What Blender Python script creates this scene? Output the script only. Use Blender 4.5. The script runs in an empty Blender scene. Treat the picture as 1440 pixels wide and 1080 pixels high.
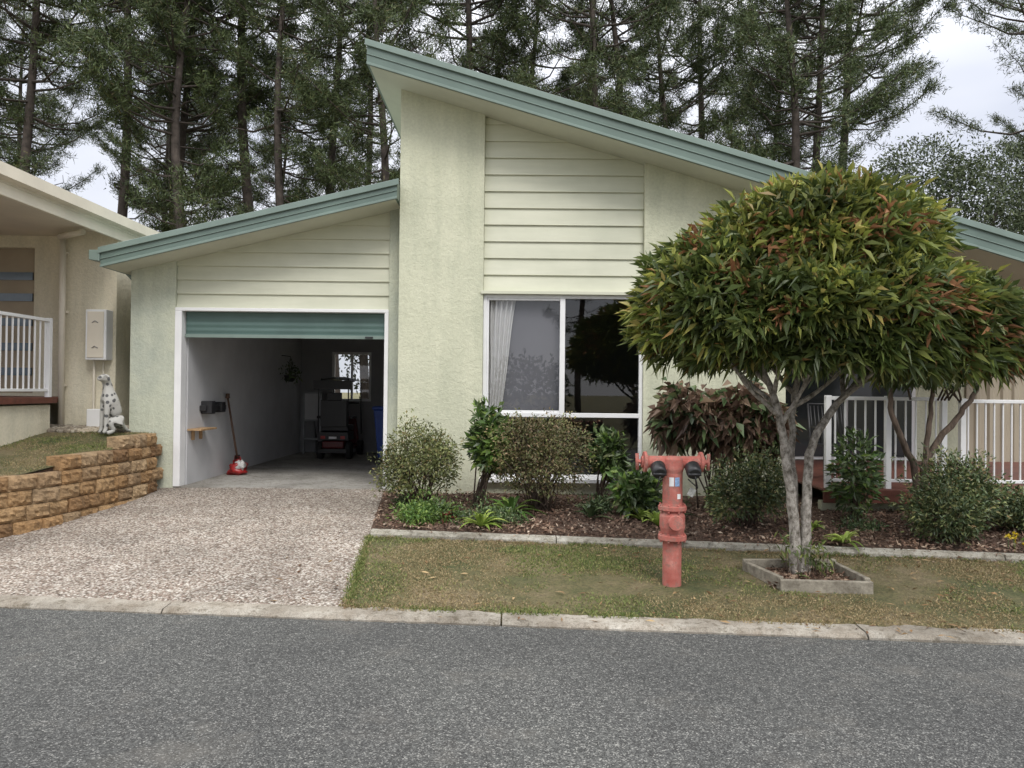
import bpy, bmesh, math, random
import numpy as np
from mathutils import Vector, Matrix, noise
R=np.random.default_rng(7); random.seed(7)
scene=bpy.context.scene
COL=scene.collection
# ---------------------------------------------------------------- helpers
class MB:
    def __init__(s): s.v=[];s.n=0;s.f=[]
    def add(s,verts,faces,mat=0,smooth=False):
        verts=np.asarray(verts,dtype=np.float64).reshape(-1,3)
        faces=np.asarray(faces,dtype=np.int64)
        if faces.ndim==1: faces=faces.reshape(1,-1)
        s.v.append(verts); s.f.append((faces+s.n,mat,smooth)); s.n+=len(verts)
    def polys(s,verts,faces,mat=0,smooth=False):
        verts=np.asarray(verts,dtype=np.float64).reshape(-1,3)
        s.v.append(verts)
        for f in faces: s.f.append((np.array([f])+s.n,mat,smooth))
        s.n+=len(verts)
    def box(s,x0,x1,y0,y1,z0,z1,mat=0):
        v=[(x0,y0,z0),(x1,y0,z0),(x1,y1,z0),(x0,y1,z0),(x0,y0,z1),(x1,y0,z1),(x1,y1,z1),(x0,y1,z1)]
        s.add(v,[(0,3,2,1),(4,5,6,7),(0,1,5,4),(1,2,6,5),(2,3,7,6),(3,0,4,7)],mat)
    def obox(s,c,size,rot,mat=0):
        h=np.array(size)/2
        v=np.array([(x,y,z) for z in(-1,1) for y in(-1,1) for x in(-1,1)])*h
        M=np.array(rot.to_matrix() if hasattr(rot,'to_matrix') else rot)
        v=v@M.T+np.array(c)
        s.add(v,[(0,2,3,1),(4,5,7,6),(0,1,5,4),(1,3,7,5),(3,2,6,7),(2,0,4,6)],mat)
    def prism(s,poly,y0,y1,mat=0):
        n=len(poly)
        v=[(x,y0,z) for x,z in poly]+[(x,y1,z) for x,z in poly]
        f=[list(range(n)),list(range(2*n-1,n-1,-1))]+[(i,i+n,(i+1)%n+n,(i+1)%n) for i in range(n)]
        s.polys(v,f,mat)
    def tube(s,pts,rad,sides=6,mat=0,smooth=True,cap=True):
        pts=[Vector(p) for p in pts]; n=len(pts)
        if not hasattr(rad,'__len__'): rad=[rad]*n
        V=[]; up=None
        for i,p in enumerate(pts):
            t=(pts[min(i+1,n-1)]-pts[max(i-1,0)])
            if t.length<1e-9: t=Vector((0,0,1))
            t.normalize()
            if up is None:
                up=Vector((0,0,1)) if abs(t.z)<.9 else Vector((1,0,0))
            a=t.cross(up).normalized(); b=a.cross(t).normalized(); up=b
            for k in range(sides):
                th=2*math.pi*k/sides
                V.append(p+(a*math.cos(th)+b*math.sin(th))*rad[i])
        F=[(i*sides+k,i*sides+(k+1)%sides,(i+1)*sides+(k+1)%sides,(i+1)*sides+k) for i in range(n-1) for k in range(sides)]
        base=s.n
        s.add([tuple(v) for v in V],F,mat,smooth)
        if cap:
            s.f.append((np.array([[base+k for k in range(sides)][::-1]]),mat,False))
            s.f.append((np.array([[base+(n-1)*sides+k for k in range(sides)]]),mat,False))
    def leaves(s,P,D,N,L,W,mat=0,fold=.15,droop=0.0):
        if len(P)==0: return
        D=D/np.linalg.norm(D,axis=1,keepdims=True)
        S=np.cross(D,N); S/=np.linalg.norm(S,axis=1,keepdims=True)+1e-9
        N2=np.cross(S,D)
        L=np.broadcast_to(np.asarray(L,float).reshape(-1,1),(len(P),1)); W=np.broadcast_to(np.asarray(W,float).reshape(-1,1),(len(P),1))
        mid=P+D*L*.45
        tip=P+D*L; tip=tip-np.array([0,0,1.])*L*droop
        V=np.stack([P,mid+S*W/2+N2*W*fold,tip,mid-S*W/2+N2*W*fold],axis=1).reshape(-1,3)
        k=np.arange(len(P))[:,None]*4
        s.add(V,np.concatenate([k+[0,1,2],k+[0,2,3]]).reshape(-1,3),mat)
    def build(s,name,mats,parent=None,fixn=False,bevel=0,seg=1):
        me=bpy.data.meshes.new(name)
        V=np.concatenate(s.v); me.vertices.add(len(V)); me.vertices.foreach_set('co',V.ravel())
        lv=np.concatenate([f.ravel() for f,_,_ in s.f]); 
        tot=np.concatenate([np.full(len(f),f.shape[1]) for f,_,_ in s.f])
        st=np.concatenate([[0],np.cumsum(tot)[:-1]])
        mi=np.concatenate([np.full(len(f),m) for f,m,_ in s.f]); sm=np.concatenate([np.full(len(f),b) for f,_,b in s.f])
        me.loops.add(len(lv)); me.loops.foreach_set('vertex_index',lv.astype(np.int32))
        me.polygons.add(len(tot)); me.polygons.foreach_set('loop_start',st.astype(np.int32))
        try: me.polygons.foreach_set('loop_total',tot.astype(np.int32))
        except Exception: pass
        for m in mats: me.materials.append(m)
        me.polygons.foreach_set('material_index',mi.astype(np.int32))
        me.polygons.foreach_set('use_smooth',sm.astype(bool))
        me.update(calc_edges=True); me.validate()
        if fixn:
            bm=bmesh.new(); bm.from_mesh(me); bmesh.ops.recalc_face_normals(bm,faces=bm.faces); bm.to_mesh(me); bm.free()
        ob=bpy.data.objects.new(name,me); COL.objects.link(ob)
        if parent: ob.parent=parent
        if bevel:
            b=ob.modifiers.new('b','BEVEL'); b.width=bevel; b.segments=seg; b.limit_method='ANGLE'
        return ob
def empty(name,loc=(0,0,0)):
    e=bpy.data.objects.new(name,None); COL.objects.link(e); e.empty_display_size=.2
    return e
def lathe(mb,prof,origin,axis='Z',sides=24,mat=0):
    V=[];o=origin
    for r,h in prof:
        for k in range(sides):
            a=2*math.pi*k/sides; c,s_=r*math.cos(a),r*math.sin(a)
            if axis=='Z': V.append((o[0]+c,o[1]+s_,o[2]+h))
            elif axis=='X': V.append((o[0]+h,o[1]+c,o[2]+s_))
            else: V.append((o[0]+c,o[1]+h,o[2]+s_))
    n=len(prof)
    F=[(i*sides+k,i*sides+(k+1)%sides,(i+1)*sides+(k+1)%sides,(i+1)*sides+k) for i in range(n-1) for k in range(sides)]
    mb.add(V,F,mat,False)
# ---------------------------------------------------------------- materials
def newmat(name):
    m=bpy.data.materials.new(name); m.use_nodes=True; nt=m.node_tree
    b=nt.nodes['Principled BSDF']; return m,nt,b
def noi(nt,scale,detail=4,rough=.55,vec=None):
    n=nt.nodes.new('ShaderNodeTexNoise'); n.inputs['Scale'].default_value=scale; n.inputs['Detail'].default_value=min(detail,4); n.inputs['Roughness'].default_value=rough
    if vec is None:
        vec=nt.nodes.new('ShaderNodeTexCoord').outputs['Object']
    nt.links.new(vec,n.inputs['Vector']); return n.outputs['Fac']
def ramp(nt,fac,stops,interp='LINEAR'):
    r=nt.nodes.new('ShaderNodeValToRGB'); r.color_ramp.interpolation=interp
    e=r.color_ramp.elements
    while len(e)<len(stops): e.new(.5)
    for i,(p,c) in enumerate(stops):
        e[i].position=p; e[i].color=(*c,1) if len(c)==3 else c
    nt.links.new(fac,r.inputs['Fac']); return r.outputs['Color']
def mix(nt,fac,a,b,mode='MIX'):
    m=nt.nodes.new('ShaderNodeMix'); m.data_type='RGBA'; m.blend_type=mode
    for inp,val in ((0,fac),(6,a),(7,b)):
        if isinstance(val,(int,float)): m.inputs[inp].default_value=val
        elif isinstance(val,tuple): m.inputs[inp].default_value=(*val,1)
        else: nt.links.new(val,m.inputs[inp])
    return m.outputs[2]
def bump(nt,b,h,strength=.3,dist=.01):
    n=nt.nodes.new('ShaderNodeBump'); n.inputs['Strength'].default_value=strength; n.inputs['Distance'].default_value=dist
    nt.links.new(h,n.inputs['Height']); nt.links.new(n.outputs['Normal'],b.inputs['Normal'])
def simple(name,c,rough=.6,var=.18,scale=6,metal=0,bs=0,bscale=80):
    m,nt,b=newmat(name)
    d=tuple(x*(1-var) for x in c); u=tuple(min(1,x*(1+var)) for x in c)
    nt.links.new(ramp(nt,noi(nt,scale,4,.6),[(.3,d),(.7,u)]),b.inputs['Base Color'])
    b.inputs['Roughness'].default_value=rough; b.inputs['Metallic'].default_value=metal
    if bs: bump(nt,b,noi(nt,bscale,3),bs,.005)
    return m
def leafmat(name,stops,rough=.45,trans=.25,var=True):
    m,nt,b=newmat(name)
    g=nt.nodes.new('ShaderNodeNewGeometry')
    c=ramp(nt,g.outputs['Random Per Island'],stops)
    if var:
        v=ramp(nt,noi(nt,2.2,1),[(.3,(.6,.6,.6)),(.7,(1.25,1.25,1.2))])
        c=mix(nt,1.0,c,v,'MULTIPLY')
    nt.links.new(c,b.inputs['Base Color']); b.inputs['Roughness'].default_value=rough
    b.inputs['Specular IOR Level'].default_value=.4
    if trans>0:
        t=nt.nodes.new('ShaderNodeBsdfTranslucent'); nt.links.new(c,t.inputs['Color'])
        ms=nt.nodes.new('ShaderNodeMixShader'); ms.inputs[0].default_value=trans
        nt.links.new(b.outputs[0],ms.inputs[1]); nt.links.new(t.outputs[0],ms.inputs[2])
        nt.links.new(ms.outputs[0],nt.nodes['Material Output'].inputs['Surface'])
    return m
def stucco(name,c1,c2,stain,stainamt=.5,bs=.34):
    m,nt,b=newmat(name)
    base=ramp(nt,noi(nt,1.3,4,.65),[(.3,c2),(.7,c1)])
    st=ramp(nt,noi(nt,.8,4,.7),[(.45,(0,0,0)),(.66,(1,1,1))])
    fac=nt.nodes.new('ShaderNodeMath'); fac.operation='MULTIPLY'; nt.links.new(st,fac.inputs[0]); fac.inputs[1].default_value=stainamt
    c=mix(nt,fac.outputs[0],base,stain)
    fine=ramp(nt,noi(nt,30,4,.75),[(.3,(.86,.86,.85)),(.7,(1.06,1.06,1.06))])
    c=mix(nt,1.0,c,fine,'MULTIPLY')
    tc=nt.nodes.new('ShaderNodeTexCoord'); mp=nt.nodes.new('ShaderNodeMapping'); mp.inputs['Scale'].default_value=(5,5,.7)
    nt.links.new(tc.outputs['Object'],mp.inputs['Vector'])
    s2=ramp(nt,noi(nt,1.0,4,.6,mp.outputs[0]),[(.33,(.87,.885,.86)),(.6,(1.02,1.02,1.0))])
    c=mix(nt,.9,c,s2,'MULTIPLY')
    nt.links.new(c,b.inputs['Base Color']); b.inputs['Roughness'].default_value=.88
    ad=nt.nodes.new('ShaderNodeMath'); ad.operation='ADD'
    rd=ramp(nt,noi(nt,15,3,.6),[(.42,(0,0,0)),(.58,(1,1,1))])
    nt.links.new(rd,ad.inputs[0]); nt.links.new(noi(nt,60,2,.6),ad.inputs[1])
    bump(nt,b,ad.outputs[0],bs,.007); return m
M_wall=stucco('rendered_wall',(.66,.66,.515),(.60,.605,.465),(.52,.535,.41),.6)
M_wallg=stucco('rendered_wall_mouldy',(.60,.61,.495),(.53,.555,.455),(.40,.435,.385),.8)
M_nwall=stucco('neighbour_render',(.78,.72,.58),(.73,.67,.53),(.62,.58,.47),.3,.3)
def cladmat():
    m,nt,b=newmat('weatherboard_paint')
    tc=nt.nodes.new('ShaderNodeTexCoord'); mp=nt.nodes.new('ShaderNodeMapping'); mp.inputs['Scale'].default_value=(.6,1,5)
    nt.links.new(tc.outputs['Object'],mp.inputs['Vector'])
    c=ramp(nt,noi(nt,1.6,4,.6,mp.outputs[0]),[(.3,(.58,.585,.46)),(.7,(.66,.66,.53))])
    d=ramp(nt,noi(nt,1.1,4,.6),[(.3,(.9,.91,.9)),(.6,(1.02,1.02,1.02))])
    c=mix(nt,1.,c,d,'MULTIPLY')
    nt.links.new(c,b.inputs['Base Color']); b.inputs['Roughness'].default_value=.6
    bump(nt,b,noi(nt,30,3),.15,.004); return m
M_clad=cladmat()
M_green=simple('green_colour_steel',(.13,.182,.157),.4,.14,1.5)
M_greenl=simple('green_steel_capping',(.19,.25,.22),.35,.12,1.5)
M_roller=simple('roller_door_green',(.085,.145,.13),.45,.12,2)
M_soffit=simple('soffit_paint',(.58,.59,.49),.7,.1,1)
M_white=simple('white_powder_coat',(.80,.80,.80),.4,.05,3)
M_iwall=simple('white_interior_wall',(.55,.55,.56),.75,.08,2)
M_iback=simple('shaded_interior_wall',(.28,.28,.29),.75,.1,2)  # darker copy of the white wall, with the garage's depth shade in its colour
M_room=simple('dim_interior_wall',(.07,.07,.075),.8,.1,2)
M_black=simple('black_plastic',(.02,.02,.022),.45,.2)
M_rubber=simple('tyre_rubber',(.025,.025,.025),.8,.2)
M_grey=simple('grey_metal',(.3,.31,.32),.4,.15,5,.6)
M_red=simple('red_gloss_paint',(.36,.02,.02),.35,.2)
M_dred=simple('dark_red_paint',(.10,.010,.012),.4,.2)
M_blue=simple('blue_bin_plastic',(.02,.06,.28),.5,.15)
M_curtain=simple('curtain_fabric',(.62,.61,.60),.9,.05,8)
M_screen=simple('flyscreen_grey',(.14,.138,.155),.9,.10,1)
M_deck=simple('oiled_deck_timber',(.13,.045,.03),.55,.3,12)
def concrete(name,a,b_,sc=5,bs=.5):
    m,nt,b=newmat(name)
    c=ramp(nt,noi(nt,sc,4,.7),[(.3,a),(.7,b_)])
    d=ramp(nt,noi(nt,1.1,4,.6),[(.35,(.62,.61,.58)),(.65,(1.1,1.1,1.08))])
    e=ramp(nt,noi(nt,17,4,.8),[(.36,(.45,.42,.36)),(.48,(1,1,1))])
    sp=ramp(nt,noi(nt,120,2,.6),[(.35,(.72,.72,.72)),(.6,(1.06,1.06,1.06))])
    c=mix(nt,1.,mix(nt,1.,mix(nt,.8,c,e,'MULTIPLY'),d,'MULTIPLY'),sp,'MULTIPLY')
    nt.links.new(c,b.inputs['Base Color']); b.inputs['Roughness'].default_value=.9
    bump(nt,b,noi(nt,70,4,.75),bs,.008); return m
M_conc=concrete('kerb_concrete',(.24,.20,.155),(.46,.43,.38),4,.8)
M_slab=concrete('garage_slab',(.36,.345,.32),(.46,.44,.41),3,.1)
M_edge=concrete('garden_edge_concrete',(.28,.255,.20),(.50,.48,.43),7,.8)
def glassmat(name,tint=(.95,.96,.96)):
    m,nt,b=newmat(name); nt.nodes.remove(b)
    lw=nt.nodes.new('ShaderNodeLayerWeight'); pw=nt.nodes.new('ShaderNodeMath'); pw.operation='POWER'; nt.links.new(lw.outputs['Facing'],pw.inputs[0]); pw.inputs[1].default_value=3.5
    f=nt.nodes.new('ShaderNodeMath'); f.operation='MULTIPLY_ADD'; nt.links.new(pw.outputs[0],f.inputs[0]); f.inputs[1].default_value=.9; f.inputs[2].default_value=.09
    t=nt.nodes.new('ShaderNodeBsdfTransparent'); t.inputs[0].default_value=(*tint,1)
    g=nt.nodes.new('ShaderNodeBsdfGlossy'); g.inputs['Roughness'].default_value=.01
    ms=nt.nodes.new('ShaderNodeMixShader')
    nt.links.new(f.outputs[0],ms.inputs[0]); nt.links.new(t.outputs[0],ms.inputs[1]); nt.links.new(g.outputs[0],ms.inputs[2])
    nt.links.new(ms.outputs[0],nt.nodes['Material Output'].inputs['Surface']); return m
M_glass=glassmat('window_glass')
def asphalt():
    m,nt,b=newmat('asphalt')
    tc=nt.nodes.new('ShaderNodeTexCoord').outputs['Object']
    v=nt.nodes.new('ShaderNodeTexVoronoi'); v.inputs['Scale'].default_value=150; nt.links.new(tc,v.inputs['Vector'])
    sep=nt.nodes.new('ShaderNodeSeparateColor'); nt.links.new(v.outputs['Color'],sep.inputs[0])
    c=ramp(nt,sep.outputs[0],[(0,(.030,.030,.029)),(.5,(.070,.071,.068)),(.85,(.12,.122,.116)),(1,(.29,.285,.265))])
    big=ramp(nt,noi(nt,.45,4,.6),[(.3,(.70,.70,.71)),(.7,(1.2,1.2,1.18))])
    med=ramp(nt,noi(nt,26,4,.75),[(.3,(.55,.55,.55)),(.7,(1.38,1.38,1.38))])
    c=mix(nt,1.,mix(nt,1.,c,big,'MULTIPLY'),med,'MULTIPLY')
    pale=ramp(nt,noi(nt,1.1,4,.7),[(.54,(0,0,0)),(.75,(.5,.5,.5))])
    c=mix(nt,pale,c,(.16,.148,.128))
    nt.links.new(c,b.inputs['Base Color']); b.inputs['Roughness'].default_value=.9
    bump(nt,b,v.outputs['Distance'],.8,.006); return m
def aggregate():
    m,nt,b=newmat('exposed_aggregate')
    tc=nt.nodes.new('ShaderNodeTexCoord').outputs['Object']
    v=nt.nodes.new('ShaderNodeTexVoronoi'); v.inputs['Scale'].default_value=58; nt.links.new(tc,v.inputs['Vector'])
    sep=nt.nodes.new('ShaderNodeSeparateColor'); nt.links.new(v.outputs['Color'],sep.inputs[0])
    c=ramp(nt,sep.outputs[0],[(0,(.12,.09,.072)),(.2,(.27,.205,.165)),(.45,(.38,.33,.28)),(.7,(.50,.465,.415)),(.9,(.70,.67,.62)),(1,(.20,.13,.10))])
    gap=ramp(nt,v.outputs['Distance'],[(.35,(1,1,1)),(.75,(.42,.40,.37))])
    c=mix(nt,1.,c,gap,'MULTIPLY')
    big=ramp(nt,noi(nt,.8,4,.65),[(.32,(.60,.585,.57)),(.7,(1.14,1.12,1.10))])
    c=mix(nt,1.,c,big,'MULTIPLY')
    nt.links.new(c,b.inputs['Base Color']); b.inputs['Roughness'].default_value=.8
    bump(nt,b,v.outputs['Distance'],-.8,.008); return m
def ground_mat():
    m,nt,b=newmat('lawn_soil')
    c=ramp(nt,noi(nt,1.2,4,.7),[(.35,(.085,.098,.036)),(.5,(.15,.135,.062)),(.65,(.25,.195,.12))])
    f=ramp(nt,noi(nt,45,4,.75),[(.3,(.45,.45,.45)),(.7,(1.35,1.35,1.25))])
    c=mix(nt,1.,c,f,'MULTIPLY')
    nt.links.new(c,b.inputs['Base Color']); b.inputs['Roughness'].default_value=.95
    bump(nt,b,noi(nt,60,3,.7),1,.03); return m
def mulch_mat():
    m,nt,b=newmat('mulch_soil')
    c=ramp(nt,noi(nt,40,4,.75),[(.3,(.03,.018,.012)),(.55,(.10,.06,.04)),(.75,(.2,.12,.085))])
    nt.links.new(c,b.inputs['Base Color']); b.inputs['Roughness'].default_value=.95
    bump(nt,b,noi(nt,50,3,.7),1,.02); return m
M_asph=asphalt();M_agg=aggregate();M_ground=ground_mat();M_mulch=mulch_mat()
def bark(name,a,b_,sc=9,zs=.25,bs=.8):
    m,nt,b=newmat(name)
    tc=nt.nodes.new('ShaderNodeTexCoord'); mp=nt.nodes.new('ShaderNodeMapping'); mp.inputs['Scale'].default_value=(1,1,zs)
    nt.links.new(tc.outputs['Object'],mp.inputs['Vector'])
    h=noi(nt,sc,4,.7,mp.outputs[0])
    nt.links.new(ramp(nt,h,[(.35,a),(.65,b_)]),b.inputs['Base Color']); b.inputs['Roughness'].default_value=.9
    bump(nt,b,h,bs,.03); return m
M_pinebark=simple('pine_bark',(.065,.052,.044),.95,.5,5)
M_bark=bark('pale_mottled_bark',(.10,.085,.065),(.50,.46,.41),26,.7,.5)
M_twig=bark('twig_bark',(.05,.035,.025),(.14,.10,.075),15)
M_sleeper=bark('weathered_timber',(.15,.13,.10),(.33,.30,.24),12,1,.4)

# ---------------------------------------------------------------- terrain
KS=-0.0845
def kerb_y(x): return 5.13+KS*x
def g(x,y):
    d=y-(kerb_y(x)+.2)
    if d<-.02: return -.06
    return .035+.0605*min(max(d,0),4.2)
xs=np.unique(np.concatenate([np.linspace(-300,-20,12),np.linspace(-20,-8,9),np.linspace(-8,9,69),np.linspace(9,20,9),np.linspace(20,300,12)]))
ds=np.concatenate([[-300,-120,-40,-12,-6.9,-6.7,-3,-.03,0],np.linspace(.1,4.2,30),[5,7,12,20,40,80,160,300]])
V=[]
for d in ds:
    for x in xs:
        if d<-6.8: z=0.03
        elif d<-.01: z=-.06
        else: z=.035+.0605*min(max(d,0),4.2)
        if 0<d<4.2: z+=.012*noise.noise(Vector((x*1.3,d*1.3,0)))
        V.append((x,d+5.33+KS*max(min(x,60),-60),z))
nx=len(xs)
F=[(j*nx+i,j*nx+i+1,(j+1)*nx+i+1,(j+1)*nx+i) for j in range(len(ds)-1) for i in range(nx-1)]
mb=MB();mb.add(V,F,0,True);mb.build('ground',[M_ground])
mb=MB();mb.add([(-60,kerb_y(-60)-6.6,0),(60,kerb_y(60)-6.6,0),(60,kerb_y(60)+.01,0),(-60,kerb_y(-60)+.01,0)],[(0,1,2,3)]);mb.build('asphalt_road',[M_asph])
def kerb(off,name):
    mb=MB(); rr=random.Random(3)
    x=-40.0
    while x<40:
        L=rr.choice([1.55,1.55,2.4]) if abs(x)<8 else 4
        a,b=x,x+L-.012
        j=rr.uniform(-.004,.004)
        n=max(2,int(L/.04))
        V=[]
        for i in range(n+1):
            xx=a+(b-a)*i/n; y=kerb_y(xx)+off
            w=.014*noise.noise(Vector((xx*3,off,1)))+.016*noise.noise(Vector((xx*14,off,5)))+.008*noise.noise(Vector((xx*40,off,5)))
            w2=.05*noise.noise(Vector((xx*5,off,8)))+.02*noise.noise(Vector((xx*21,off,8)))
            V+= [(xx,y+w,-.05),(xx,y+w,.012+j),(xx,y+.025+w,.036+j+w*.3),(xx,y+.18-w2,.045+j),(xx,y+.185-w2,-.02)]
        F=[(i*5+k,(i+1)*5+k,(i+1)*5+k+1,i*5+k+1) for i in range(n) for k in range(4)]
        mb.add(V,F)
        mb.polys([V[k] for k in range(5)],[[0,1,2,3,4]]); mb.polys([V[n*5+k] for k in range(5)],[[4,3,2,1,0]])
        x+=L
    mb.build(name,[M_conc])
kerb(0,'concrete_kerb'); kerb(-6.8,'concrete_kerb')
wallpath=[(-4.5,9.78),(-4.5,9.2),(-4.56,8.6),(-4.7,7.7),(-4.92,7.15),(-5.5,6.55),(-7,6.25),(-12,6.6)]
def wx(y):
    for (x0,y0),(x1,y1) in zip(wallpath,wallpath[1:]):
        if y1<=y<=y0: return x0+(x1-x0)*(y0-y)/(y0-y1)
    return -9 if y<6.25 else -4.5
mb=MB();V=[];n=28;mcols=20
for j in range(n+1):
    t=j/n
    for i in range(mcols+1):
        s=i/mcols
        xr=-1.18-.46*t
        y_est=5.34+(9.8-5.34)*t
        xl=-4.62 if t>.85 else wx(max(y_est,6.3))-.05 if y_est>6.4 else -7.5
        x=xl+(xr-xl)*s
        yk=kerb_y(x)+.14
        y=yk+(9.8-yk)*t
        V.append((x,y,max(g(x,y),.02)+.016))
F=[(j*(mcols+1)+i,j*(mcols+1)+i+1,(j+1)*(mcols+1)+i+1,(j+1)*(mcols+1)+i) for j in range(n) for i in range(mcols)]
mb.add(V,F,0,True)
mb.build('aggregate_driveway',[M_agg])
# ---------------------------------------------------------------- garden bed, edging
def ey(x): return 7.46-.132*(x+1.23)
def drx(y): return -1.18-.46*(y-5.43)/4.37
mb=MB();V=[]
for i in range(50):
    for k in range(11):
        s=k/10; x0=-1.40+ (8+1.40)*i/49
        y0=ey(x0); y=y0+(9.56-y0)*s
        x=x0 if i>0 else drx(y)+.0
        V.append((x,y,g(x,y)+.02+.03*math.sin(math.pi*k/10)*(i>0)+.02*noise.noise(Vector((x*2,y*2,3)))*(i>0)))
F=[(i*11+k,(i+1)*11+k,(i+1)*11+k+1,i*11+k+1) for i in range(49) for k in range(10)]
mb.add(V,F,0,True)
nchip=17000
cx=R.uniform(-1.6,6.5,nchip); cy=ey(cx)+.1+R.uniform(0,1,nchip)**1.2*1.9
keep=(cy<9.5)&(cx>drx(cy)+.02); cx=cx[keep];cy=cy[keep];k=len(cx)
cz=np.array([g(a,b) for a,b in zip(cx,cy)])+.05+R.uniform(0,.03,k)
D=R.normal(size=(k,3))*[1,1,.35]; Nn=R.normal(size=(k,3))*[.5,.5,1]+[0,0,.6]
M_chip=leafmat('bark_chips',[(0,(.06,.034,.022)),(.35,(.15,.09,.065)),(.7,(.24,.15,.105)),(.92,(.36,.27,.2)),(1,(.5,.4,.32))],.9,0)
mb.leaves(np.stack([cx,cy,cz],1),D,Nn,R.uniform(.02,.07,k),R.uniform(.01,.028,k),1,.05)
k=500; ex=R.uniform(-1.3,6,k); eyy=ey(ex)-np.abs(R.normal(0,.10,k)); D=R.normal(size=(k,3))*[1,1,.2]
mb.leaves(np.stack([ex,eyy,np.array([g(a,b) for a,b in zip(ex,eyy)])+np.where(eyy>ey(ex)-.06,.062,.02)],1),D,R.normal(size=(k,3))*.3+[0,0,1],R.uniform(.015,.04,k),R.uniform(.008,.018,k),1,.05)
mb.build('mulch_garden_bed',[M_mulch,M_chip])
mb=MB()
x=-1.38
rr=random.Random(5)
while x<9:
    L=rr.uniform(1.2,2.2) ; b=x+L-.01; V=[];m=int(L/.04)
    for i in range(m+1):
        xx=x+(b-x)*i/m; y=ey(xx); z=g(xx,y); w=.024*noise.noise(Vector((xx*6,2,2)))+.02*noise.noise(Vector((xx*17,2,7)))
        V+=[(xx,y-.06+w,z-.05),(xx,y-.055+w,z+.025),(xx,y-.035,z+.05+w*.5),(xx,y+.06+w,z+.055),(xx,y+.07,z)]
    mb.add(V,[(i*5+k,(i+1)*5+k,(i+1)*5+k+1,i*5+k+1) for i in range(m) for k in range(4)])
    mb.polys(V[:5],[[0,1,2,3,4]]); mb.polys(V[-5:],[[4,3,2,1,0]])
    x+=L
mb.build('garden_edging',[M_edge])
# ---------------------------------------------------------------- grass blades
M_grass=leafmat('grass_blades_green',[(0,(.07,.105,.026)),(.4,(.125,.165,.042)),(.75,(.20,.225,.07)),(1,(.34,.29,.13))],.7,0,False)
M_dry=leafmat('grass_blades_dry',[(0,(.16,.13,.06)),(.4,(.28,.215,.11)),(.8,(.40,.31,.18)),(1,(.19,.19,.07))],.8,0,False)
def nz(x,y,s,o=0): return np.array([noise.noise(Vector((a*s,b*s,o))) for a,b in zip(x,y)])
def blades(mb,x,y,z,h,dryb=0):
    k=len(x); P=np.stack([x,y,z],1); D=np.stack([R.normal(0,.65,k),R.normal(0,.65,k),np.ones(k)],1)
    dr=nz(x,y,.9,21)+.6*nz(x,y,3.1,4)+dryb
    q=R.uniform(-.4,.4,k)<dr*1.9-.02
    N_=R.normal(size=(k,3)); W=R.uniform(.004,.009,k)
    mb.leaves(P[~q],D[~q],N_[~q],h[~q],W[~q],0,.1,.15); mb.leaves(P[q],D[q],N_[q],h[q]*.8,W[q],1,.1,.25)
def scat(n,x0,x1):
    x=R.uniform(x0,x1,n); yk=kerb_y(x)+.2; t=R.uniform(0,1,n); y=yk+(ey(np.maximum(x,-1.25))-.05-yk)*t
    ok=x>drx(y)+.01
    return x[ok],y[ok]
x,y=scat(125000,-1.4,7)
dn=nz(x,y,1.1)+.5*nz(x,y,4,5)-.3*np.exp(-((x-2.4)**2+(y-6.4)**2)/.9)-.12*(x>1.2)
keep=R.uniform(-.5,.22,len(x))<dn+.06
x=x[keep];y=y[keep]
z=np.array([g(a,b) for a,b in zip(x,y)])
mb=MB(); blades(mb,x,y,z,R.uniform(.012,.042,len(x)),.30*np.exp(-(y-kerb_y(x)-.2)/.3)+.14*(x>1.2))
k=9000; x2=R.uniform(-1.2,7,k); y2=np.where(R.uniform(0,1,k)<.5,kerb_y(x2)+.19+R.uniform(-.06,.05,k),ey(x2)-.06-R.uniform(0,.06,k))
keep=nz(x2,y2,2,9)>-.1; x2=x2[keep];y2=y2[keep]
blades(mb,x2,y2,np.array([max(g(a,b),.035) for a,b in zip(x2,y2)])+.0,R.uniform(.03,.06,len(x2)))
k=3500; y3=R.uniform(5.4,7.4,k); x3=drx(y3)+R.normal(0,.02,k); blades(mb,x3,y3,np.array([g(a,b) for a,b in zip(x3,y3)])+.005,R.uniform(.02,.05,k))
mb.build('lawn_grass',[M_grass,M_dry])
k=330; x=np.concatenate([R.normal(2.5,1.1,200),R.uniform(-2,6,130)]); y=kerb_y(x)+.25+R.uniform(-.3,1.7,k)
z=np.array([max(g(a,b),.03) for a,b in zip(x,y)])+.022
mb=MB(); M_fall=leafmat('fallen_leaf',[(0,(.10,.045,.02)),(.5,(.22,.13,.06)),(1,(.36,.26,.14))],.8,0)
mb.leaves(np.stack([x,y,z],1),R.normal(size=(k,3))*[1,1,.2],np.tile([0,0,1.],(k,1))+R.normal(size=(k,3))*.3,R.uniform(.04,.085,k),R.uniform(.012,.022,k),0,.2)
mb.build('fallen_leaves',[M_fall])
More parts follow.
